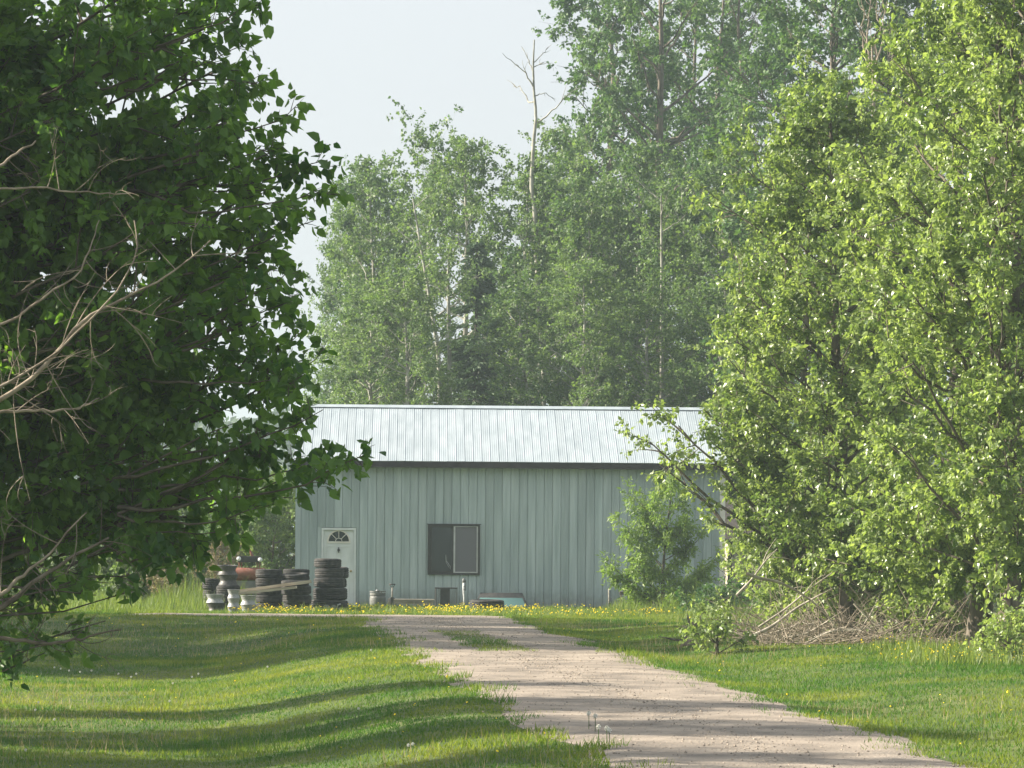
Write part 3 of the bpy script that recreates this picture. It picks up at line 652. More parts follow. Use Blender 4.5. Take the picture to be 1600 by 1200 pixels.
def grow(seed, trunk, tr, tips, nsub=7, sig=.5, ntw=4, nlf=16, ls=.08, twl=.32, slope=(.5, 1.0), droop=.45, up=.55, tmin=.35, lim=.015, minz=.1, spread=1.0, weights=None):
    """trunk (k,3), tr (k,) radii, tips (n,3) limb ends -> wood parts and leaf arrays"""
    r = np.random.default_rng(seed)
    trunk = np.asarray(trunk, float); tr = np.asarray(tr, float); tips = np.asarray(tips, float); n = len(tips)
    zt = trunk[:, 2]; H = zt[-1] - zt[0]
    ax_xy = np.stack([np.interp(tips[:, 2], zt, trunk[:, 0]), np.interp(tips[:, 2], zt, trunk[:, 1])], 1)
    hd = np.linalg.norm(tips[:, :2] - ax_xy, axis=1)
    za = np.clip(tips[:, 2] - hd * r.uniform(slope[0], slope[1], n), zt[0] + minz * H, zt[-1] - .02 * H)
    st_ = np.stack([np.interp(za, zt, trunk[:, 0]), np.interp(za, zt, trunk[:, 1]), za], 1)
    d = tips - st_; L = np.linalg.norm(d, axis=1)
    c = st_ + d * .5 + r.normal(size=(n, 3)) * .06 * L[:, None]; c[:, 2] -= .06 * L
    K = 9
    limb = bez(st_, c, tips, K); limb[:, 1:-1] += r.normal(size=(n, K - 2, 3)) * (.012 * L)[:, None, None]
    r0 = np.minimum(.008 + lim * L, np.interp(za, zt, tr) * .8)
    lr = r0[:, None] * np.linspace(1, .22, K)[None]
    # sub branches
    li = np.repeat(np.arange(n), nsub); m = len(li)
    t = r.uniform(tmin, 1, m) ** .8; fi = t * (K - 1); i0 = np.minimum(fi.astype(int), K - 2); fr_ = fi - i0
    on = limb[li, i0] * (1 - fr_)[:, None] + limb[li, i0 + 1] * fr_[:, None]
    dirl = norm(limb[li, -1] - limb[li, i0])
    off = r.normal(size=(m, 3)) * sig * (.55 + .45 * (1 - t))[:, None] + dirl * sig * .8 + np.array([0, 0, .15 * sig])
    sb = bez(on, on + off * .5 + r.normal(size=(m, 3)) * .08 * sig, on + off, 5)
    sr = np.maximum(.003, .35 * r0[li])[:, None] * np.linspace(.75, .2, 5)[None]
    # twigs
    si = np.repeat(np.arange(m), ntw); q = len(si)
    t2 = r.uniform(.25, 1, q); f2 = t2 * 4; j0 = np.minimum(f2.astype(int), 3); g2 = f2 - j0
    tb_ = sb[si, j0] * (1 - g2)[:, None] + sb[si, j0 + 1] * g2[:, None]
    td = norm(norm(sb[si, -1] - sb[si, 0]) * .7 + r.normal(size=(q, 3)) * .6 * spread + np.array([0, 0, .15]))
    tl = twl * r.uniform(.5, 1.25, q)
    tw = bez(tb_, tb_ + td * tl[:, None] * .5, tb_ + td * tl[:, None] + np.array([0, 0, -.12]) * tl[:, None], 3)
    twr = np.repeat(np.array([[.0035, .0025, .0012]]), q, 0)
    out = {'limb': (limb, lr), 'sub': (sb, sr), 'twig': (tw, twr)}
    if nlf:
        ki = np.repeat(np.arange(q), nlf); nl = len(ki)
        t3 = r.uniform(.1, 1.1, nl)[:, None]
        pos = tw[ki, 0] * (1 - t3) + tw[ki, 2] * t3 + r.normal(size=(nl, 3)) * ls * .45
        ax, nr = leaf_frames(r, pos, td[ki], droop, up)
        s = ls * np.clip(r.normal(1, .3, nl), .4, 1.7)
        ti = np.clip(.47 + .19 * r.normal(size=nl) + .16 * r.normal(size=m)[si[ki]] + .10 * r.normal(size=n)[li[si[ki]]], 0, 1)
        out['leaf'] = (pos, ax, nr, s, ti)
    return out
def wood_mesh(name, parts):
    V = []; Q = []; o = 0
    for (Pn, R, n) in parts:
        v, q, _ = tubes(Pn, R, n); V.append(v); Q.append(q + o); o += len(v)
    return mesh(name, np.concatenate(V), np.concatenate(Q))
def trunk_line(r, H, bend=.15, k=12, lean=(0, 0), r0=.14, r1=.015, base=(0, 0, 0)):
    z = np.linspace(0, H, k)
    w = np.cumsum(r.normal(size=(k, 2)) * bend * H / k / 2, 0); w[0] = 0
    pts = np.stack([base[0] + w[:, 0] + lean[0] * z / H, base[1] + w[:, 1] + lean[1] * z / H, base[2] + z], 1)
    rad = r0 * (1 - z / H) ** .8 + r1; rad[0] *= 1.25
    return pts, rad
def crown_tips(r, H, cb, R, n, shape, trunk, clump=.0):
    t = (np.arange(n) + r.uniform(0, 1, n)) / n; t = t ** .9
    z = cb + (H * 1.0 - cb) * t
    az = np.arange(n) * 2.39996 + r.normal(size=n) * .4
    rad = R * np.interp(t, shape[0], shape[1]) * r.uniform(.6, 1.08, n)
    cx = np.interp(z, trunk[:, 2], trunk[:, 0]); cy_ = np.interp(z, trunk[:, 2], trunk[:, 1])
    return np.stack([cx + rad * np.cos(az), cy_ + rad * np.sin(az), z + r.normal(size=n) * .12], 1)
class TreeKind:
    """one unique tree: three meshes that copies share"""
    def __init__(s, name, seed, H, cb, R, nl, shape, lmat, bmat, tpl=T2, lean=(0, 0), bend=.15, r0=.14, **kw):
        r = np.random.default_rng(seed); tr, rd = trunk_line(r, H, bend, lean=lean, r0=r0)
        tips = crown_tips(r, H, cb, R, nl, shape, tr)
        g = grow(seed + 1, tr, rd, tips, **kw); s.H = H
        s.t = wood_mesh('trunk', [(tr[None], rd[None], 9)]); s.t.materials.append(M[bmat])
        s.b = wood_mesh('branches', [(*g['limb'], 5), (*g['sub'], 3)]); s.b.materials.append(M[bmat])
        s.c = leaf_mesh('crown', g['leaf'], tpl); s.c.materials.append(M[lmat])
    def place(s, name, x, y, H, rz, label, group=None, cat='tree', wide=1.0, z=None):
        k = H / s.H; g = gz(x, y) if z is None else z
        o = thing(name, (x, y, g - .05), label, cat, group, (0, 0, rz)); o.scale = (k * wide, k * wide, k)
        add('trunk', s.t, None, o); add('branches', s.b, None, o); c = add('crown', s.c, None, o, kind='stuff')
        return o
SH_COL = ([0, .12, .35, .65, .9, 1], [.75, .95, 1, .85, .45, .12])      # leafy column
SH_TOP = ([0, .2, .5, .8, 1], [.5, .8, 1, .85, .3])                      # open spreading top
SH_BUSH = ([0, .2, .5, .8, 1], [.9, 1, .95, .7, .3])
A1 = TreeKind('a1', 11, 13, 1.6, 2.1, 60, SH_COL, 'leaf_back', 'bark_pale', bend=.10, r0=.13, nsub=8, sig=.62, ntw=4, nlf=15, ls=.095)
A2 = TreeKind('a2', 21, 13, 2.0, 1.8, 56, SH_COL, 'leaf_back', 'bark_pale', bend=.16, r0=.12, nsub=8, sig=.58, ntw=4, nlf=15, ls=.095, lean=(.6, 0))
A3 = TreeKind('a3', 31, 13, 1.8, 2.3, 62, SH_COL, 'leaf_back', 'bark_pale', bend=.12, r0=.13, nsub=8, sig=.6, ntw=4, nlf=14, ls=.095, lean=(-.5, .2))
A4 = TreeKind('a4', 41, 20, 9.5, 3.0, 34, SH_TOP, 'leaf_dark', 'bark', bend=.08, r0=.24, nsub=10, sig=.62, ntw=3, nlf=17, ls=.12, lim=.013, tmin=.45)
A5 = TreeKind('a5', 51, 20, 9.0, 2.4, 30, SH_TOP, 'leaf_dark', 'bark', bend=.10, r0=.20, nsub=10, sig=.6, ntw=3, nlf=17, ls=.12, lim=.013, tmin=.45)
A6 = TreeKind('a6', 61, 18, 3.0, 3.2, 70, SH_COL, 'leaf_dark', 'bark', bend=.08, r0=.22, nsub=9, sig=.8, ntw=4, nlf=15, ls=.12)
def atree(kind, px, top, Y, rz, label, wide=1.0, name='poplar_tree', group='poplars behind the barn'):
    q = P(px, top, Y); H = q[2] * (.95 if top > 100 else 1)
    return kind.place(name, q[0], Y, H, rz, label, group, 'tree', wide)
atree(A3, 545, 330, 150, .4, 'hazy thin poplar at the left edge of the woods behind the barn', .7)
atree(A1, 572, 252, 141, 1.4, 'second poplar from the left in the woods behind the barn', .9)
atree(A2, 612, 232, 131, 2.2, 'poplar left of the tallest tuft above the left half of the roof')
atree(A3, 668, 195, 134, 3.0, 'poplar with the highest tuft above the left half of the roof', .9)
atree(A1, 738, 208, 129, 4.4, 'poplar rising directly behind the dark spruce')
atree(A2, 795, 238, 127, 5.1, 'poplar just left of the bare dead tree', 1.0)
atree(A1, 862, 190, 138, .3, 'poplar just right of the bare dead tree', .9)
atree(A3, 905, 235, 128, 1.2, 'poplar filling the gap right of the bare dead tree')
atree(A2, 955, 262, 123, 2.6, 'bright leafy poplar under the leftmost tall tree', 1.05)
atree(A1, 1012, 215, 124, 3.3, 'bright leafy poplar under the forked tall tree', .95)
atree(A3, 1075, 255, 122, 5.6, 'bright leafy poplar behind the right part of the roof', 1.1)
atree(A2, 1135, 215, 120, 0.9, 'leafy poplar at the inner edge of the right hand trees', 1.1)
atree(A1, 590, 430, 118, 2.9, 'lower poplar close behind the left end of the roof', 1.2)
atree(A3, 640, 410, 117, .2, 'lower poplar close behind the roof left of the spruce', 1.2)
atree(A2, 840, 420, 117, 1.9, 'lower poplar close behind the roof right of the spruce', 1.25)
atree(A1, 925, 400, 116, 3.9, 'lower poplar close behind the middle of the roof', 1.2)
atree(A3, 1010, 420, 116, 4.6, 'lower poplar close behind the roof under the forked tree', 1.2)
atree(A2, 1100, 400, 115, 5.4, 'lower poplar close behind the right end of the roof', 1.3)
atree(A5, 962, -70, 138, 0.6, 'leftmost tall open-crowned poplar rising above the woods', 1.0, 'tall_poplar', 'tall poplars above the woods')
atree(A4, 1032, -110, 136, 2.0, 'forked tall open-crowned poplar in the middle of the tall group', 1.0, 'tall_poplar', 'tall poplars above the woods')
atree(A5, 1120, -60, 141, 3.7, 'tall poplar with dark straight trunk right of the forked one', 1.05, 'tall_poplar', 'tall poplars above the woods')
atree(A4, 1085, -20, 145, 4.9, 'tall poplar half hidden between the forked one and dark straight one', .9, 'tall_poplar', 'tall poplars above the woods')
atree(A5, 1000, 20, 147, 5.2, 'slimmer tall poplar behind the leftmost tall one', .9, 'tall_poplar', 'tall poplars above the woods')
atree(A6, 1310, -140, 112, 1.1, 'dense dark poplar towering behind the bright right hand trees', 1.0, 'tall_poplar', 'tall poplars above the woods')
atree(A6, 1440, -200, 116, 2.7, 'dense dark poplar behind the top right corner', 1.1, 'tall_poplar', 'tall poplars above the woods')
atree(A6, 1225, 60, 126, 4.1, 'dark poplar between tall open trees and bright right trees', .9, 'tall_poplar', 'tall poplars above the woods')

# bare trees
def bare(name, label, Y, trunk_px, limbs_px, r0, bmat, twn=3, seed=0, r1=.02, cat='dead tree'):
    r = np.random.default_rng(seed)
    tp = np.array([P(a, b, Y) for a, b in trunk_px]); base = tp[0].copy()
    o = thing(name, base, label, cat)
    t = np.linspace(0, 1, 24); k = np.linspace(0, 1, len(tp))
    tl = np.stack([np.interp(t, k, tp[:, i]) for i in range(3)], 1) - base; rad = r0 * (1 - t) + r1
    add('trunk', wood_mesh('trunk', [(tl[None], rad[None], 8)]), M[bmat], o)
    V = []
    for pts in limbs_px:
        lp = np.array([P(a, b, Y) for a, b in pts]) - base; lp[1:, 1] += np.cumsum(r.normal(size=len(lp) - 1) * .25)
        tt_ = np.linspace(0, 1, 10); kk = np.linspace(0, 1, len(lp)); l = np.stack([np.interp(tt_, kk, lp[:, i]) for i in range(3)], 1)
        L = np.linalg.norm(lp[-1] - lp[0]); l[1:-1] += r.normal(size=(8, 3)) * .015 * L
        parts = [(l[None], (np.linspace(1, .25, 10) * (.012 + .012 * L))[None], 5)]
        for j in range(twn):
            i = r.integers(3, 9); d = norm(l[-1] - l[0]) * .6 + r.normal(size=3) * .5; d[2] += .3; e = l[i] + norm(d) * L * r.uniform(.15, .4)
            tw_ = bez(l[i][None], ((l[i] + e) / 2 + r.normal(size=3) * .06 * L)[None], e[None], 6); parts.append((tw_, np.linspace(.009, .003, 6)[None] * (1 + .3 * L), 4))
        add('limb', wood_mesh('limb', parts), M[bmat], o)
    return o
bare('dead_tree', 'bare dead tree with whitish trunk rising behind the barn roof', 126,
     [(848, 960), (846, 640), (842, 480), (836, 330), (830, 290), (833, 230), (838, 180), (834, 140), (833, 100), (835, 62)],
     [[(840, 192), (862, 175), (880, 155), (902, 134)], [(833, 135), (822, 115), (805, 102), (785, 84)], [(833, 112), (825, 92), (815, 72)], [(834, 98), (848, 84), (857, 74)], [(836, 150), (852, 145), (868, 158)], [(833, 105), (845, 100), (862, 98)], [(836, 160), (826, 155), (812, 130), (802, 128)]], .085, 'bark_pale', 3, 4)
bare('dead_tree', 'thin half bare tree standing right of the tall poplars', 134,
     [(1162, 960), (1162, 400), (1158, 200), (1160, 120), (1153, 40), (1158, -60)],
     [[(1160, 110), (1175, 60), (1200, 35)], [(1156, 60), (1175, 40), (1186, 5)], [(1158, 150), (1140, 120), (1128, 90)], [(1158, 190), (1172, 160), (1190, 150)], [(1154, 40), (1142, 15), (1135, -20)]], .14, 'bark', 5, 9)
bare('dead_tree', 'cluster of bare upright twigs showing inside the right hand crowns', 100,
     [(1365, 960), (1366, 500), (1365, 150), (1362, 60)],
     [[(1365, 140), (1350, 60), (1346, 10)], [(1365, 145), (1378, 70), (1384, 5)], [(1366, 160), (1390, 90), (1396, 30)], [(1364, 130), (1358, 50), (1362, -10)], [(1366, 150), (1372, 60), (1370, 0)]], .09, 'twig_dead', 5, 13)
# pale poplar stems seen through the foliage
for k, (pts, lab) in enumerate(([[(680, 960), (688, 570), (672, 470), (655, 370), (645, 310)], 'pale slanting birch-like stem left of the spruce'], [[(705, 960), (702, 520), (700, 430), (702, 400)], 'short pale stem just left of the spruce'], [[(850, 960), (850, 580), (842, 500), (838, 460)], 'thick pale stem right of the spruce above the roof'], [[(1035, 960), (1034, 600), (1034, 420), (1033, 300)], 'straight pale stem under the forked tall poplar'])):
    tp = np.array([P(a, b, 119.5) for a, b in pts]); base = tp[0].copy(); base[2] = 0; tp[0, 2] = 0
    o = thing('pale_poplar', base, lab, 'tree', 'pale stems behind the barn')
    t = np.linspace(0, 1, 14); kk = np.linspace(0, 1, len(tp)); tl = np.stack([np.interp(t, kk, tp[:, i]) for i in range(3)], 1) - base
    add('trunk', wood_mesh('trunk', [(tl[None], (np.linspace(.085, .02, 14))[None], 8)]), M['bark_pale'], o)
    rr = np.random.default_rng(70 + k); n = 9; ii = rr.integers(5, 14, n); e = tl[ii] + norm(rr.normal(size=(n, 3)) + [0, 0, .5]) * rr.uniform(.5, 1.2, (n, 1))
    g = grow(80 + k, tl, np.linspace(.085, .02, 14), e, nsub=5, sig=.3, ntw=3, nlf=8, ls=.09)
    add('branches', wood_mesh('branches', [(*g['limb'], 4), (*g['sub'], 3)]), M['bark_pale'], o); add('crown', leaf_mesh('crown', g['leaf'], T2), M['leaf_back'], o, kind='stuff')

# spruce
def spruce(px, top, Y, R, label):
    r = np.random.default_rng(5); q = P(px, top, Y); H = q[2]; o = thing('spruce_tree', (q[0], Y, 0), label, 'tree')
    z = np.linspace(0, H, 14); tr = np.stack([z * 0, z * 0, z], 1)
    add('trunk', wood_mesh('trunk', [(tr[None], (.16 * (1 - z / H) + .012)[None], 8)]), M['bark_dark'], o)
    n = 380; zz = H * (1 - r.uniform(0, 1, n) ** .75 * .92); az = r.uniform(0, 6.283, n)
    L = R * (1 - zz / H) ** .85 * r.uniform(.65, 1.1, n) + .12
    d = np.stack([np.cos(az), np.sin(az), np.zeros(n)], 1)
    a = np.stack([zz * 0, zz * 0, zz], 1); b = a + d * L[:, None]; b[:, 2] -= .22 * L; c = (a + b) / 2; c[:, 2] -= .08 * L
    lb = bez(a, c, b, 7); add('branches', wood_mesh('branches', [(lb, np.linspace(.02, .004, 7)[None] * np.ones((n, 1)), 4)]), M['bark_dark'], o)
    m = 110; li = np.repeat(np.arange(n), m); t = r.uniform(.15, 1.0, n * m); fi = t * 6; i0 = np.minimum(fi.astype(int), 5); f = (fi - i0)[:, None]
    pos = lb[li, i0] * (1 - f) + lb[li, i0 + 1] * f
    sd = np.cross(d[li], [0, 0, 1.]); w = (.05 + .26 * L[li] * (1 - t) * .8)[:, None]
    pos = pos + sd * r.normal(size=(n * m, 1)) * w + np.array([0, 0, 1]) * r.normal(size=(n * m, 1)) * .03; pos[:, 2] -= np.abs(r.normal(size=n * m)) * .05
    ax = norm(d[li] * .8 + sd * r.normal(size=(n * m, 1)) * .6 + np.array([0, 0, -.35])); nr = r.normal(size=(n * m, 3)) + [0, 0, 1]; nr = norm(nr - ax * (nr * ax).sum(1, keepdims=True))
    ti = np.clip(r.normal(.5, .22, n * m), 0, 1)
    add('crown', leaf_mesh('crown', (pos, ax, nr, r.uniform(.12, .24, n * m), ti), TN), M['needle'], o, kind='stuff')
spruce(745, 378, 121.5, 3.0, 'dark spruce standing just behind the barn roof')

# far wooded skyline, one hazy mass
r = np.random.default_rng(77); n = 60000
x = r.uniform(-130, 60, n); top = 17 + 2.5 * wave(x, x * 0, .25, 21) + 1.2 * wave(x, x * 0, .9, 22)
zc = top * r.uniform(0, 1, n) ** .7; y = 470 + r.normal(size=n) * 6
pos = np.stack([x, y, zc], 1); ax, nr = leaf_frames(r, pos, np.zeros((n, 3)), .3, .5)
add('far_woods', leaf_mesh('far_woods', (pos, ax, nr, r.uniform(.6, 1.2, n), np.clip(r.normal(.5, .2, n), 0, 1)), T2), M['leaf_far'], kind='stuff', label='far hazy line of trees beyond the barn', cat='woods')

# ------------------------------------------------------------------ near left poplar
YL = 27.0
def make_big(name, label, base, H, lean, r0, tips, lmat, seed, leaf_parts, tpl=T6, group=None, bmat='bark', **kw):
    r = np.random.default_rng(seed)
    tr, rd = trunk_line(r, H, .1, 14, lean, r0, base=base)
    g = grow(seed + 1, tr, rd, tips, **kw)
    B = np.array(base); o = thing(name, base, label, 'tree', group)
    add('trunk', wood_mesh('trunk', [((tr - B)[None], rd[None], 10)]), M[bmat], o)
    add('branches', wood_mesh('branches', [(g['limb'][0] - B, g['limb'][1], 6), (g['sub'][0] - B, g['sub'][1], 4), (g['twig'][0] - B, g['twig'][1], 3)]), M[bmat], o)
    pos, ax, nr, s, ti = g['leaf']
    pick = np.zeros(len(pos), bool)
    if leaf_parts:                                       # the leaves that show largest stay single parts
        px = PX + pos[:, 0] / pos[:, 1] * F; py = PY - (pos[:, 2] - EYE) / pos[:, 1] * F
        fr_ = (px > 0) & (px < 1600) & (py > 0) & (py < 1200)
        sc = s / pos[:, 1] * np.abs(nr[:, 1]) - (1 - fr_) * 9
        pick[np.argsort(-sc)[:leaf_parts]] = True
        lm_ = mesh('leaf', tpl[0], tpl[1], smooth=False, attr=np.full(len(tpl[0]), .5)); lm_.materials.append(M[lmat])
        for i in np.nonzero(pick)[0]:
            lo = add('leaf', lm_, None, o); sd = np.cross(ax[i], nr[i])
            mt = Matrix.Identity(4)
            for a in range(3): mt[a][0] = sd[a] * s[i]; mt[a][1] = ax[i][a] * s[i]; mt[a][2] = nr[i][a] * s[i]; mt[a][3] = pos[i][a] - B[a]
            lo.matrix_local = mt
    k = ~pick
    add('crown', leaf_mesh('crown', (pos[k] - B, ax[k], nr[k], s[k], ti[k]), tpl), M[lmat], o, kind='stuff')
    return o
r = np.random.default_rng(101)
tips = []
for (a, b, dy) in [(365, 5, .2), (320, 45, -.4), (335, 110, .5), (360, 190, 0), (375, 215, -.6), (410, 290, .3), (390, 255, -.2), (405, 330, .6), (415, 385, -.2), (400, 440, .2), (395, 500, -.5), (425, 545, .2), (430, 575, .6), (405, 615, -.3), (400, 690, -.4), (380, 745, .5), (330, 745, .2), (300, 775, .5), (260, 800, -.3), (210, 800, .3), (300, 690, -.5), (330, 600, .5), (340, 520, 0), (350, 440, -.8), (330, 360, .6), (310, 280, -.3), (290, 190, .2), (270, 100, -.5), (250, 20, .4), (290, -60, 0), (170, 790, .2), (230, 720, -.4), (150, 700, .5)]:
    tips.append(P(a, b, YL + dy * 1.3))
for k in range(135):
    a = r.uniform(-420, 330); b = r.uniform(-350, 800); tips.append(P(a, b, YL + r.uniform(-1.4, 2.4)))
for k in range(55):
    a = r.uniform(-150, 340); b = r.uniform(250, 680); tips.append(P(a, b, YL + r.uniform(.3, 2.6)))
for k in range(26):
    a = r.uniform(-1500, -420); b = r.uniform(-700, 700); tips.append(P(a, b, YL + r.uniform(-2.5, 2.8)))
baseL = (-6.0, YL + .3, gz(-6.0, YL + .3) - .05)
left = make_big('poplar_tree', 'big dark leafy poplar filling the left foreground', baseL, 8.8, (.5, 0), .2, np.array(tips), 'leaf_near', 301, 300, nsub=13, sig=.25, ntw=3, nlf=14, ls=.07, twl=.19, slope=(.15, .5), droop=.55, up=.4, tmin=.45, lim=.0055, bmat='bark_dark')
def px_branch(parent, name, Y, pts, r0, r1, bmat, ntw=10, tw=(.2, .6), seed=0, B=None, leaves=0, up=.5):
    r = np.random.default_rng(seed)
    q = np.array([P(a, b, Y) for a, b in pts]); q[:, 1] += np.linspace(-.1, .2, len(q))
    t = np.linspace(0, 1, 18); k = np.linspace(0, 1, len(q)); l = np.stack([np.interp(t, k, q[:, i]) for i in range(3)], 1) - B
    l[1:-1] = (l[:-2] + l[1:-1] * 2 + l[2:]) / 4; l[1:-1] += r.normal(size=(16, 3)) * .006
    parts = [(l[None], np.linspace(r0, r1, 18)[None], 7)]
    for j in range(ntw):
        i = r.integers(2, 17); d = norm(l[-1] - l[0]) * .55 + r.normal(size=3) * np.array([.7, .5, .7]); d[2] += r.uniform(-.1, up); L = r.uniform(*tw)
        e = l[i] + norm(d) * L; c_ = (l[i] + e) / 2 + r.normal(size=3) * .16 * L
        b_ = bez(l[i][None], c_[None], e[None], 9); parts.append((b_, np.linspace(.004, .0014, 9)[None] * (r0 / .022 * .4 + .6), 4))
        for _ in range(2):
            i2 = r.integers(3, 8); e2 = b_[0, i2] + norm(norm(e - l[i]) + r.normal(size=3) * .6) * L * r.uniform(.2, .5); parts.append((bez(b_[0, i2][None], ((b_[0, i2] + e2) / 2 + r.normal(size=3) * .08 * L)[None], e2[None], 6), np.linspace(.003, .0012, 6)[None], 3))
    add(name, wood_mesh(name, parts), M[bmat], parent)
BL = np.array(baseL)
px_branch(left, 'dead_limb', 25.2, [(-500, 760), (-60, 660), (20, 615), (80, 565), (135, 490), (190, 465), (260, 430), (325, 372)], .022, .004, 'twig_dead', 22, (.25, .75), 1, BL)
px_branch(left, 'dead_limb', 25.3, [(-300, 720), (0, 642), (60, 643), (120, 638), (150, 620)], .014, .004, 'twig_dead', 8, (.2, .5), 2, BL)
px_branch(left, 'dead_limb', 25.1, [(-300, 700), (-40, 620), (30, 590), (100, 540), (170, 470), (215, 400), (205, 340)], .011, .004, 'twig_dead', 12, (.2, .6), 3, BL)
px_branch(left, 'dead_limb', 25.4, [(-200, 360), (-40, 300), (60, 290), (150, 300), (200, 298)], .010, .004, 'twig_dead', 8, (.2, .5), 4, BL)
px_branch(left, 'dead_limb', 25.4, [(-200, 330), (-20, 270), (20, 240), (50, 215)], .014, .006, 'twig_dead', 5, (.2, .4), 5, BL)
px_branch(left, 'dead_limb', 25.6, [(-300, 1020), (0, 955), (45, 915), (95, 880), (165, 840)], .024, .008, 'bark', 14, (.2, .6), 6, BL)
px_branch(left, 'dead_limb', 25.6, [(-300, 1000), (0, 935), (30, 900), (70, 870), (130, 800)], .018, .005, 'twig_dead', 10, (.2, .5), 7, BL)
px_branch(left, 'dead_limb', 25.8, [(-300, 980), (0, 995), (50, 1005), (90, 1007), (130, 995), (185, 985)], .018, .005, 'bark', 8, (.15, .4), 8, BL)
px_branch(left, 'dead_limb', 25.5, [(-200, 480), (0, 520), (60, 470), (120, 430), (140, 380), (150, 340)], .012, .003, 'twig_dead', 12, (.2, .5), 9, BL)
# leafy sprays that reach out past the crown
def sprays(pts, tl, seed, sig, nsub, slope=(-.1, .15)):
    sp = np.array([P(a, b, 26.0 + (k % 3) * .5) for k, (a, b) in enumerate(pts)]); n0 = len(pts)
    g = grow(seed, np.array(tl), np.array([.05, .05, .03]), sp, nsub=nsub, sig=sig, ntw=2, nlf=6, ls=.075, twl=.13, slope=slope, tmin=.6, lim=.0035)
    for k in range(n0):
        a, b = k * nsub, (k + 1) * nsub
        pr = [(g['limb'][0][k:k + 1] - BL, g['limb'][1][k:k + 1], 5), (g['sub'][0][a:b] - BL, g['sub'][1][a:b], 4), (g['twig'][0][2 * a:2 * b] - BL, g['twig'][1][2 * a:2 * b], 3)]
        add('branch', wood_mesh('branch', pr), M['bark_dark'], left)
    pos, ax, nr, s, ti = g['leaf']; add('spray_leaves', leaf_mesh('spray_leaves', (pos - BL, ax, nr, s, ti), T6), M['leaf_near'], left, kind='stuff')
sprays([(70, 1020), (40, 1035), (20, 1010), (150, 930), (215, 900), (200, 925), (110, 1000), (130, 985), (40, 890), (45, 960), (165, 970)], [[-5.8, 26, .3], [-5.6, 26, 1.6], [-5.4, 26, 2.6]], 141, .1, 4)
q0, q1, q2 = P(180, 1000, 26.6), P(190, 500, 26.6), P(200, -250, 26.6)
sprays([(568, 712), (530, 722), (490, 728), (505, 640), (470, 650), (512, 250), (500, 300), (490, 345), (430, 230), (450, 180), (400, 130), (380, 70), (405, 8), (360, 30), (430, 295), (455, 420), (470, 470), (495, 560), (460, 600), (440, 690), (450, 765), (420, 790), (350, 830), (300, 860), (250, 870), (380, 700)], [q0, q1, q2], 151, .085, 6, (-.05, .45))

# ------------------------------------------------------------------ bright right hand poplars
def rtree(px, Y, H, R, nl, seed, label, cb=1.2, parts=0, extra=(), lean=(0, 0), r0=.2, **kw):
    b0 = P(px, 1000, Y); base = (b0[0], Y, gz(b0[0], Y) - .06)
    r = np.random.default_rng(seed); tr, rd = trunk_line(np.random.default_rng(seed), H, .1, 14, lean, r0, base=base)
    loc = tr - np.array([0, 0, base[2]])
    tips = crown_tips(r, H, cb, R, nl, SH_COL, loc); tips[:, 2] += base[2]
    ex = np.array([P(a, b, Y + d) for a, b, d in extra]) if len(extra) else np.zeros((0, 3))
    p = dict(tpl=T6 if Y < 62 else T2, nsub=9, sig=.45, ntw=4, nlf=19, ls=.076, twl=.3, tmin=.3, lim=.012); p.update(kw)
    return make_big('poplar_tree', label, base, H, lean, r0, np.concatenate([tips, ex]), 'leaf_right', seed, parts, group='bright poplars on the right', bmat='bark', **p)
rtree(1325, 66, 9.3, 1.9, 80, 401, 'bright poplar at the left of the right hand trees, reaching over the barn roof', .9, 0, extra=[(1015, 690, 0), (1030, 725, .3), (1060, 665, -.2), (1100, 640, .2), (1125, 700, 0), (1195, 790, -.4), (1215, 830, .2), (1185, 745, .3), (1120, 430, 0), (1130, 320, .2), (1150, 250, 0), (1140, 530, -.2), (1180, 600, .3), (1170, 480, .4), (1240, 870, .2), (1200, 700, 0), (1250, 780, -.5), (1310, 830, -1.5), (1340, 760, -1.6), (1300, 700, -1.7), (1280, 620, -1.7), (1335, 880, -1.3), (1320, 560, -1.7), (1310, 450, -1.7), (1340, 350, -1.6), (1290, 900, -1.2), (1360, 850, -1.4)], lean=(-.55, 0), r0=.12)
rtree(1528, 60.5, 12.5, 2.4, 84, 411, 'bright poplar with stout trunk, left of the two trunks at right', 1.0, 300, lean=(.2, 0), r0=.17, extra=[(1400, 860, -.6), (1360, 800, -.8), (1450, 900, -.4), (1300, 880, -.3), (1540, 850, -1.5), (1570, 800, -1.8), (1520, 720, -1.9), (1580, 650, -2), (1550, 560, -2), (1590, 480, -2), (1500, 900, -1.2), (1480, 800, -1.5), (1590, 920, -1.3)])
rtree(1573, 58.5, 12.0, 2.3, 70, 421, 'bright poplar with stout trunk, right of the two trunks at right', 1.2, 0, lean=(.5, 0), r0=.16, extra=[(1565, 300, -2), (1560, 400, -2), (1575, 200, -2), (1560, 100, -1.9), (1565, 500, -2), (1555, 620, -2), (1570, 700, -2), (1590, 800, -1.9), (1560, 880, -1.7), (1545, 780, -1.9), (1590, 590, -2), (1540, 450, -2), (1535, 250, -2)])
rtree(1490, 72, 11.2, 2.0, 64, 431, 'bright poplar further back between the leaning one and the trunks', 1.0, 0)
rtree(1255, 78, 9.7, 1.7, 56, 441, 'slim bright poplar standing nearest the barn end', 1.0, 0, r0=.1)
rtree(1760, 61, 12.0, 2.5, 60, 451, 'bright poplar leaning in from beyond the right edge', 1.0, 0)

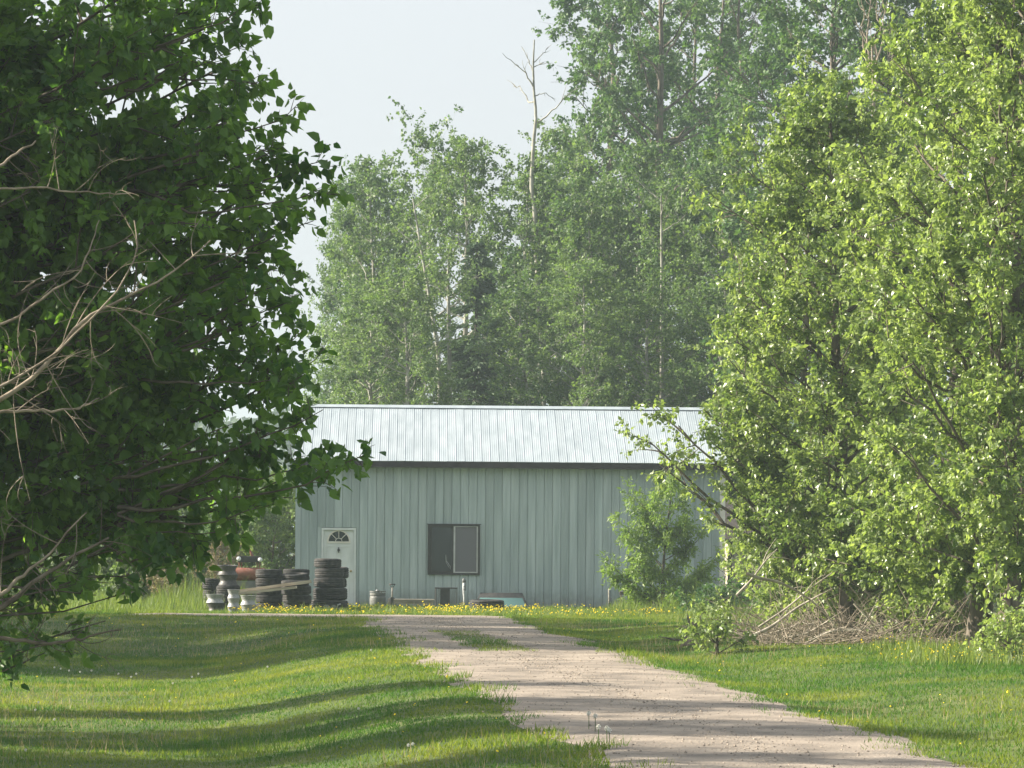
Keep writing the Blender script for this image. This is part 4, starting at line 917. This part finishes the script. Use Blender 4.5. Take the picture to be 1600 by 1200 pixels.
# ------------------------------------------------------------------ row of trees out of view on the left; they shade the lawn
for k, (x, y, H, kd, rz) in enumerate([(-15.5, 65.5, 9.0, A1, 1), (-14.4, 68.5, 9.6, A3, 2), (-15.6, 71, 10, A2, 3), (-14.6, 74, 10, A1, 4), (-15.8, 77, 9.8, A3, 5), (-14.8, 80, 9.6, A2, .5), (-16, 83, 9.6, A1, 1.9), (-18.5, 67, 11, A3, 2.2), (-18.8, 72, 11.4, A1, .2), (-18.4, 77, 11.2, A2, 1.2), (-18.8, 82, 11, A3, 3.1), (-15.4, 86.5, 8.6, A1, 2.2), (-22, 68, 13, A1, .7), (-22.4, 72.5, 13, A3, 1.7), (-22, 77, 13, A2, 2.7), (-22.2, 81.5, 13, A1, 3.7), (-22, 86, 12, A3, 4.7),
        (-11.4, 52, 6.6, A2, 1.5), (-10.9, 47.6, 7.4, A1, 2.5), (-13.2, 47.0, 8.2, A2, 2.9), (-10.6, 43.0, 7.8, A3, 3.5), (-13.0, 42.6, 8.4, A1, 1.5), (-10.2, 38.4, 7.4, A2, 4.5), (-9.6, 36.0, 6.4, A1, 5.5), (-16, 48.6, 10, A3, 1.1), (-16, 44.2, 10.5, A1, 2.1), (-16.2, 40.2, 10, A2, 3.3), (-13.4, 52.4, 7.4, A1, 4.1), (-11.8, 36.6, 7.6, A3, .4)]):
    kd.place('poplar_tree', x, y, H, rz, 'leafy poplar in the row along the left edge of the lawn', 'poplars along the left edge of the lawn')

# ------------------------------------------------------------------ young tree before the barn, shrubs, weeds
def shrub(name, px, py, Y, H, R, label, lmat, seed, n=26, tpl=TN, ls=.09, cb=.15, cat='shrub', shape=SH_BUSH, bmat='bark', r0=.03, **kw):
    b0 = P(px, py, Y); r = np.random.default_rng(seed); base = np.array([b0[0], Y, gz(b0[0], Y) - .02])
    tr, rd = trunk_line(r, H, .2, 10, (0, 0), r0, .006)
    tips = crown_tips(r, H, cb, R, n, shape, tr)
    p = dict(nsub=6, sig=R * .22, ntw=3, nlf=9, ls=ls, twl=.2, tmin=.3, lim=.01, minz=.03); p.update(kw)
    g = grow(seed + 1, tr, rd, tips, **p); o = thing(name, base, label, cat)
    add('trunk', wood_mesh('trunk', [(tr[None], rd[None], 6)]), M[bmat], o)
    add('branches', wood_mesh('branches', [(*g['limb'], 4), (*g['sub'], 3), (*g['twig'], 3)]), M[bmat], o)
    if 'leaf' in g: add('crown', leaf_mesh('crown', g['leaf'], tpl), M[lmat], o, kind='stuff')
    return o
def young():
    Y = 92.5; b0 = P(1037, 960, Y); base = np.array([b0[0], Y, gz(b0[0], Y) - .02]); r = np.random.default_rng(501)
    tr = np.array([P(1037, 962, Y), P(1035, 900, Y), P(1040, 840, Y), P(1048, 780, Y), P(1050, 757, Y)]) - base
    t = np.linspace(0, 1, 12); tl = np.stack([np.interp(t, np.linspace(0, 1, 5), tr[:, i]) for i in range(3)], 1); rd = .045 * (1 - t) + .006
    tips = np.array([P(a, b, Y + r.normal() * .35) for a, b in [(1050, 760), (1040, 775), (1062, 790), (990, 775), (1000, 800), (1012, 820), (966, 812), (975, 835), (1000, 850), (955, 880), (965, 900), (985, 880), (1010, 880), (1040, 850), (1060, 830), (1075, 815), (1070, 860), (1090, 845), (1110, 880), (1120, 870), (1095, 900), (1070, 910), (1050, 930), (1020, 930), (990, 925), (1075, 940), (1040, 900), (1025, 790), (1030, 840), (1020, 900), (1060, 880), (1000, 940), (1080, 930), (1055, 945)]]) - base
    g = grow(502, tl, rd, tips, nsub=10, sig=.19, ntw=4, nlf=11, ls=.1, twl=.18, tmin=.35, lim=.008, minz=.05, slope=(.5, 1.1))
    o = thing('young_tree', base, 'small leafy young tree growing against the right part of the barn wall', 'tree')
    add('trunk', wood_mesh('trunk', [(tl[None], rd[None], 7)]), M['bark'], o)
    add('branches', wood_mesh('branches', [(*g['limb'], 5), (*g['sub'], 3), (*g['twig'], 3)]), M['bark'], o); add('crown', leaf_mesh('crown', g['leaf'], TN), M['leaf_small'], o, kind='stuff')
young()
for k, (px, Y, H, R, lab, lm_) in enumerate([(430, 107, 3.4, 1.2, 'tall pale green shrub beside the left corner of the barn', 'leaf_shrub'), (395, 110, 3.0, 1.2, 'rounded green shrub behind the rusty machine', 'leaf_shrub'), (345, 108, 2.6, 1.1, 'green shrub behind the left tyre stack', 'leaf_shrub'), (290, 112, 2.8, 1.3, 'green shrub left of the tyres under the dark poplar', 'leaf_shrub'), (230, 110, 2.4, 1.2, 'low green shrub seen under the dark poplar branches', 'leaf_shrub'), (160, 108, 2.4, 1.3, 'green shrub at the far left below the dark poplar', 'leaf_shrub'), (90, 104, 2.6, 1.3, 'leftmost green shrub behind the lawn', 'leaf_shrub'), (455, 118, 3.6, 1.3, 'hazy green shrub behind the left barn corner', 'leaf_shrub'), (20, 106, 3.0, 1.4, 'big shrub cut by the left edge behind the lawn', 'leaf_shrub')]):
    shrub('green_shrub', px, 950, Y, H, R, lab, lm_, 600 + 10 * k, 40, T2, .085, sig=.3, nlf=12, nsub=7)
shrub('withered_shrub', 342, 948, 101.5, 1.75, .62, 'withered shrub with pale brown leaves behind the left tyre stack', 'leaf_pink', 720, 26, T2, .05)
shrub('withered_shrub', 255, 950, 100, 1.1, .6, 'low pale shrub left of the tyres', 'leaf_pink', 730, 20, T2, .06)
shrub('leafy_weed_clump', 1120, 1022, 61.0, .62, .42, 'bright green leafy sapling clump beside the grey stump', 'leaf_right', 740, 11, T2, .065, nlf=6, sig=.19, shape=([0, .3, .6, 1], [1.2, .6, .8, .25]), twl=.14)
shrub('green_shrub', 1235, 965, 86, .8, .8, 'low dark green undergrowth below the tan shed', 'leaf_dark', 750, 26, T2, .08)
shrub('green_shrub', 1130, 962, 90, .6, .9, 'low green undergrowth right of the young tree', 'leaf_dark', 760, 26, T2, .08)
shrub('green_shrub', 1340, 990, 78, 1.4, 1.1, 'undergrowth behind the brush pile', 'leaf_right', 770, 36, T2, .08)
for k, (px, Y, H, R, lab) in enumerate([(1290, 68.5, 1.5, .7, 'sapling with bright leaves rising out of the brush pile middle'), (1375, 66.5, 1.3, .7, 'leafy sucker growth at the right end of the brush pile'), (1455, 64, 1.5, .75, 'leafy sucker growth left of the two stout trunks'), (1235, 72, 1.2, .6, 'small leafy sapling behind the left end of the brush pile')]):
    shrub('sapling', px, 1000, Y, H, R, lab, 'leaf_right', 800 + k * 7, 26, T2, .075, sig=.24, nlf=9)
for k, (px, Y, H, R, lab) in enumerate([(310, 103, 1.9, .8, 'dark green bush just left of the tyre stacks'), (262, 104, 1.7, .9, 'lower green bush left of the tyres beside the withered shrub'), (205, 102, 1.5, .9, 'green bush at the lawn edge under the dark poplar')]):
    shrub('green_shrub', px, 950, Y, H, R, lab, 'leaf_dark' if k == 0 else 'leaf_shrub', 830 + k * 7, 30, T2, .08, sig=.26, nlf=11)
shrub('leafy_weed_clump', 1580, 1040, 56, .5, .6, 'leafy weeds at the foot of the right hand trunks', 'leaf_right', 780, 20, T2, .06)

# stump, brush pile
sb0 = P(1084, 996, 65.5); so = thing('tree_stump', (sb0[0], 65.5, gz(sb0[0], 65.5) - .04), 'grey splintered stump at the edge of the lawn beside brush pile', 'stump')
prof = [(.26, 0), (.19, .08), (.17, .2), (.19, .28), (.17, .38), (.09, .43), (.001, .44)]
me_ = MB().lathe(prof, 14).me('stump_body', True); r = np.random.default_rng(3)
for v in me_.vertices: v.co *= 1 + r.normal() * .07
add('stump_body', me_, M['bark'], so)
add('splinter', MB().tube([[.04, 0, .36], [.10, 0, .48], [.16, 0, .62]], [.035, .028, .008], 6).me('splinter', True), M['twig_dead'], so)
add('splinter', MB().tube([[-.06, 0, .36], [-.10, 0, .5], [-.11, 0, .58]], [.03, .02, .006], 6).me('splinter', True), M['bark'], so)
add('root', MB().tube([[-.1, 0, .1], [-.35, -.05, .14], [-.6, -.1, .19]], [.03, .02, .006], 6).me('root', True), M['bark'], so)
add('root', MB().tube([[.05, -.1, .1], [-.2, -.2, .3], [-.33, -.2, .38]], [.02, .015, .006], 6).me('root', True), M['bark_dark'], so)
BR = [([(1165, 896), (1190, 905), (1215, 908), (1250, 925), (1290, 955), (1315, 990)], .03, 'long pale bent branch arching across the top of the brush pile'),
      ([(1165, 998), (1205, 980), (1245, 950), (1285, 928)], .035, 'grey forked branch slanting up to the right in the brush pile'),
      ([(1185, 980), (1230, 950), (1265, 920), (1300, 895)], .02, None), ([(1150, 930), (1175, 905), (1195, 878), (1215, 858)], .022, 'thin branch standing up against the tan shed'),
      ([(1295, 888), (1330, 905), (1360, 930), (1372, 965), (1370, 985)], .024, None), ([(1335, 943), (1350, 960), (1375, 982), (1395, 1000)], .022, None),
      ([(1265, 1003), (1310, 1000), (1350, 999), (1400, 1000)], .03, 'grey straight branch lying along the foot of the brush pile'), ([(1265, 1000), (1300, 985), (1320, 980), (1345, 995)], .02, None),
      ([(1385, 945), (1400, 965), (1405, 990)], .02, None), ([(1160, 999), (1200, 992), (1240, 978), (1262, 965)], .02, None), ([(1250, 1010), (1300, 985), (1340, 985), (1385, 975)], .018, None),
      ([(1215, 1000), (1260, 990), (1290, 970)], .016, None), ([(1100, 985), (1130, 975), (1180, 975)], .012, None), ([(1330, 1005), (1360, 960), (1380, 920), (1390, 890)], .018, None), ([(1420, 1000), (1415, 960), (1400, 920)], .016, None), ([(1440, 1000), (1450, 960), (1470, 920)], .016, None)]
BL_ = iter(['slender branch slanting up right above the grey forked one', 'curved pale branch bending down at the upper right of the brush pile', 'short pale branch slanting down near the right end of the brush pile', 'low crooked branch humped over the straight grey one', 'short upright curved branch right of the brush pile middle', 'thin branch lying below the grey forked one at the left', 'thin branch rising gently right across the pile foot', 'short low branch before the leafy sapling', 'thin twiggy branch lying between stump and brush pile', 'upright leaning branch near the right end of the pile', 'thin stick standing almost upright right of the pile', 'rightmost thin stick leaning right beyond the pile'])
r = np.random.default_rng(31)
for k, (pts, r0, lab) in enumerate(BR):
    Y = 62.4 + (k % 5) * .6; q = np.array([P(a, b, Y) for a, b in pts]); q[:, 1] += r.uniform(-.4, .4) * np.linspace(-1, 1, len(q))
    base = q[0].copy(); t = np.linspace(0, 1, 14); kk = np.linspace(0, 1, len(q)); l = np.stack([np.interp(t, kk, q[:, i]) for i in range(3)], 1) - base; l[1:-1] = (l[:-2] + 2 * l[1:-1] + l[2:]) / 4
    parts = [(l[None], np.linspace(r0, r0 * .4, 14)[None], 7)]
    for j in range(4):
        i = r.integers(3, 13); e = l[i] + norm(norm(l[-1] - l[0]) + r.normal(size=3) * .7) * r.uniform(.2, .6); parts.append((bez(l[i][None], ((l[i] + e) / 2 + r.normal(size=3) * .05)[None], e[None], 6), np.linspace(.008, .003, 6)[None], 4))
    add('fallen_branch', wood_mesh('fallen_branch', parts), M['branch_pale'], None, base, None, lab or next(BL_), 'branch', 'fallen branches in the brush pile')
n = 1400; c = np.stack([3.6 + 4.9 * r.beta(1.6, 1.4, n), r.uniform(61.6, 69, n), np.zeros(n)], 1); c[:, 2] = ground(c[:, 0], c[:, 1]) + .02
d = norm(r.normal(size=(n, 3)) * [1, .8, .25] + [0, 0, .6]) * r.uniform(.3, 1.9, (n, 1)) * (.35 + .65 * sstep(3.4, 4.8, c[:, 0]))[:, None]
flat = r.uniform(0, 1, n) < .4; d[flat, 2] *= .2
b_2 = c + d; cc = c + d * .5 + r.normal(size=(n, 3)) * .14; cc[:, 2] += .08; b_2[:, 2] -= .12 * np.linalg.norm(d, axis=1)
for e in (b_2, cc): e[:, 2] = np.maximum(e[:, 2], ground(e[:, 0], e[:, 1]) + .02)
tw = bez(c, cc, b_2, 7)
add('brush', wood_mesh('brush', [(tw, np.linspace(.008, .002, 7)[None] * r.uniform(.5, 1.3, (n, 1)), 4)]), M['twig_dead'], kind='stuff', label='tangle of thin dead twigs in the brush pile', cat='brush')
n = 420; c = np.stack([r.uniform(5.3, 9.5, n), r.uniform(88, 104, n), np.zeros(n)], 1); c[:, 2] = .1 + np.abs(r.normal(size=n)) * .6
d = norm(r.normal(size=(n, 3)) * [1, .8, .7]) * r.uniform(.3, .9, (n, 1)); a_, b_2 = c - d, c + d; a_[:, 2] = np.maximum(a_[:, 2], .02); b_2[:, 2] = np.maximum(b_2[:, 2], .02)
tw = bez(a_, c + r.normal(size=(n, 3)) * .08, b_2, 6)
add('brush', wood_mesh('brush', [(tw, np.linspace(.010, .003, 6)[None] * r.uniform(.6, 1.5, (n, 1)), 4)]), M['bark'], kind='stuff', label='dry brush heaped before the tan shed', cat='brush')

# ------------------------------------------------------------------ grass, dandelions, gravel
def blades(name, x, y, h, w, tint, mt, lean=.35, label=None, cat='grass', seed=0):
    r = np.random.default_rng(seed); n = len(x); z = ground(x, y) - .005
    a = r.uniform(0, math.pi, n); dx = np.cos(a) * w / 2; dy = np.sin(a) * w / 2
    lx = r.normal(size=n) * lean * h; ly = r.normal(size=n) * lean * h
    V = np.stack([np.stack([x - dx, y - dy, z], 1), np.stack([x + dx, y + dy, z], 1), np.stack([x + lx, y + ly, z + h], 1)], 1).reshape(-1, 3)
    return add(name, mesh(name, V, np.arange(3 * n).reshape(-1, 3), smooth=False, attr=np.repeat(tint, 3)), M[mt], kind='stuff', label=label, cat=cat)
r = np.random.default_rng(900)
def scatter(n, y0, y1, marg, p=1.0):
    y = y0 + (y1 - y0) * r.uniform(0, 1, n) ** p; x = r.uniform(-1, 1, n) * (y * .134 + marg); return x, y
x, y = scatter(560000, 30, 90, 2.5, .8)
ragged = .22 * wave(x, y, 3.1, 41)
k = ~on_road(x, y, .12 + ragged)
keep_mid = on_road(x, y, .3) & (np.abs(x - road_x(y) + .15) < .42 + .15 * wave(x, y, 2, 44)) & (y > 61.5) & (y < 73)
keep_edge = on_road(x, y, .05) & ~on_road(x, y, .6) & (wave(x, y, 1.6, 43) > .35) & (r.uniform(0, 1, len(x)) < .35)
k |= keep_mid | keep_edge
x, y = x[k], y[k]
u = road_x(y) - 1.85 - x
h = .038 * (1 + .35 * wave(x, y, .9, 45)) * np.clip(r.normal(1, .3, len(x)), .4, 1.9)
h *= 1 + .5 * sstep(86.5, 88, y)
h = np.where(on_road(x, y), h * 1.6, h)
h *= 1 + .5 * np.clip(wave(x, y, 5, 48), 0, 1.2) + .7 * np.clip(wave(x, y, 1.6, 49) - .6, 0, 1)
tint = np.clip(.38 + .20 * wave(x, y, .35, 46) + .12 * wave(x, y, 2.2, 47) + .17 * r.normal(size=len(x)), 0, 1)
blades('mown_grass', x, y, h, .014 * r.uniform(.7, 1.4, len(x)), tint, 'grass', .4, 'mown lawn grass either side of the driveway', seed=1)
# taller weeds along the barn and at the wood edges
xs, ys, hs = [], [], []
for (n, x0, x1, y0, y1, hh) in [(26000, -7.5, 4.6, 87.6, 97.5, .11), (5000, 2.2, 5.2, 90, 97, .34), (9000, 3.4, 10, 84, 97, .30), (7000, -13, -5.6, 92, 101, .30), (1600, -9.3, -6.6, 97, 101, .6), (5000, 5.4, 10, 54, 61, .22), (4000, -14, -8, 88, 95, .2)]:
    xx = r.uniform(x0, x1, n); yy = r.uniform(y0, y1, n); k = ~on_road(xx, yy)
    fx = sstep(0, .15, (xx - x0) / (x1 - x0)) * sstep(0, .15, (x1 - xx) / (x1 - x0))
    xs.append(xx[k]); ys.append(yy[k]); hs.append((hh * np.clip(r.normal(.8, .35, n), .15, 1.8) * (.35 + .65 * fx) * (1 + .4 * wave(xx, yy, 1.7, 51)))[k])
x, y, h = map(np.concatenate, (xs, ys, hs))
blades('tall_weeds', x, y, np.maximum(h, .03), .02 * r.uniform(.6, 1.4, len(x)), np.clip(r.normal(.45, .22, len(x)), 0, 1), 'weed', .28, 'taller weeds and grass growing along the barn and trees', 'weeds', 2)
# dry straw stalks
x, y = scatter(16000, 33, 88, 1.5, .8); k = ~on_road(x, y, -.1) & (wave(x, y, .45, 61) > .15); x, y = x[k], y[k]
blades('dry_stalks', x, y, .12 * np.clip(r.normal(1, .4, len(x)), .3, 2), .008 * np.ones(len(x)), np.clip(r.normal(.5, .25, len(x)), 0, 1), 'straw', .25, 'scattered dry straw stalks standing in the lawn', 'stalks', 3)
def flowers(name, x, y, h, rad, label):
    n = len(x); z = ground(x, y) + h; a = np.arange(6) * math.pi / 3
    tx, ty_ = r.normal(size=n) * .35, r.normal(size=n) * .35 - .35
    V = np.zeros((n, 7, 3)); V[:, 0] = np.stack([x, y, z + rad * .5], 1)
    for i in range(6):
        ox, oy = rad * math.cos(a[i]), rad * math.sin(a[i]); V[:, i + 1] = np.stack([x + ox, y + oy, z + ox * tx + oy * -ty_ * 1.0], 1)
    F_ = np.array([[0, i + 1, (i + 1) % 6 + 1] for i in range(6)])
    add(name, mesh(name, V.reshape(-1, 3), ((np.arange(n) * 7)[:, None, None] + F_[None]).reshape(-1, 3), smooth=False, attr=np.repeat(np.clip(r.normal(.5, .25, n), 0, 1), 7)), M['dandelion'], kind='stuff', label=label, cat='dandelions')
n = 2600; x = r.uniform(-6.6, 4.4, n); y = r.uniform(87.8, 97.0, n); k = wave(x, y, 1.2, 71) + .35 * r.normal(size=n) > -.05; x, y = x[k], y[k]
x2, y2 = scatter(260, 36, 86, 1, .8); k2 = ~on_road(x2, y2); x2, y2 = x2[k2], y2[k2]
x3 = r.uniform(5.5, 9, 350); y3 = r.uniform(54, 62, 350)
X_ = np.concatenate([x, x2, x3]); Y_ = np.concatenate([y, y2, y3]); HH = np.concatenate([np.clip(r.normal(.10, .04, len(x)), .03, .22), r.uniform(.04, .08, len(x2)), r.uniform(.05, .2, len(x3))])
flowers('dandelions', X_, Y_, HH, r.uniform(.013, .024, len(X_)) * np.where(Y_ < 80, .6, 1), 'yellow dandelions blooming along the barn and in the lawn')
# dandelion clocks, each one a thing
cst = MB().tube([[0, 0, 0], [.006, 0, .5], [0, 0, .93]], .02, 5).me('stem'); cst.materials.append(M['weed'])
ch = MB(); rr = np.random.default_rng(8)
for i in range(70):
    d = norm(rr.normal(size=3)); s_ = norm(np.cross(d, rr.normal(size=3))) * .022; e = np.array([0, 0, .95]) + d * .13
    ch.raw([np.array([0, 0, .95]), e - s_, e + s_], (), [(0, 1, 2)])
chm = ch.me('seed_head'); chm.materials.append(M['clock'])
pts = [(85, 1045), (95, 1047), (108, 1050), (125, 1052), (143, 1050), (185, 1055), (205, 1060), (213, 1055), (60, 1100), (55, 1112), (270, 1070), (300, 1060), (310, 1055), (265, 1098), (638, 1168), (645, 1166), (920, 1128), (930, 1132), (935, 1150), (948, 1152), (952, 1156), (40, 1175), (560, 1110), (418, 1044), (580, 1018), (85, 1127)]
for k, (px, py) in enumerate(pts):
    Yc = 40.0
    for _ in range(40):                                  # walk out along the sight line to the ground
        q = P(px, py, Yc); e = q[2] - (gz(q[0], Yc) + .1); Yc = max(30, min(86, Yc + e * 12))
    q = P(px, py, Yc); g_ = gz(q[0], Yc); hgt = .13 if px < 900 else .2
    o = thing('dandelion_clock', (q[0], Yc, g_), 'white dandelion seed head standing in the lawn', 'dandelion', 'white dandelion seed heads in the lawn'); o.scale = (.2, .2, hgt) if False else (hgt, hgt, hgt)
    add('stem', cst, None, o); add('seed_head', chm, None, o)
# loose stones on the driveway
n = 14000; y = 30 + 57 * r.uniform(0, 1, n) ** .9; t = np.where(r.uniform(0, 1, n) < .35, r.normal(.5, .07, n), r.beta(.55, .55, n)); x = road_l(y) * (1 - t) + road_r(y) * t + r.normal(size=n) * .12
s = np.abs(r.normal(size=n)) * .0055 + .003; z = ground(x, y) + .004 + (.022 + .006 * wave(x, y * .3, 2.2, 5)) * sstep(0, .12, np.minimum(t, 1 - t)) + s * .2
oc = np.array([[1, 0, 0], [-1, 0, 0], [0, 1, 0], [0, -1, 0], [0, 0, .8], [0, 0, -.6]]); of = np.array([[0, 2, 4], [2, 1, 4], [1, 3, 4], [3, 0, 4], [2, 0, 5], [1, 2, 5], [3, 1, 5], [0, 3, 5]])
V = np.stack([x, y, z], 1)[:, None] + s[:, None, None] * oc[None] * r.uniform(.6, 1.4, (n, 6, 1))
add('loose_gravel', mesh('loose_gravel', V.reshape(-1, 3), ((np.arange(n) * 6)[:, None, None] + of[None]).reshape(-1, 3), smooth=False), M['stone'], kind='stuff', label='loose stones scattered over the gravel driveway', cat='gravel')

# ------------------------------------------------------------------ smoke haze in the air
m, N, L, b = newmat('haze'); N.remove(b); pv = N.new('ShaderNodeVolumePrincipled')
pv.inputs['Color'].default_value = (.76, .92, 1.0, 1); pv.inputs['Density'].default_value = .0005; pv.inputs['Anisotropy'].default_value = .35
L.new(pv.outputs[0], N['Material Output'].inputs['Volume'])
add('haze', MB().box(-2100, 2100, -450, 2700, -2.0, 26).me('haze'), m, kind='stuff', label='thin pale smoke haze in the air', cat='haze')
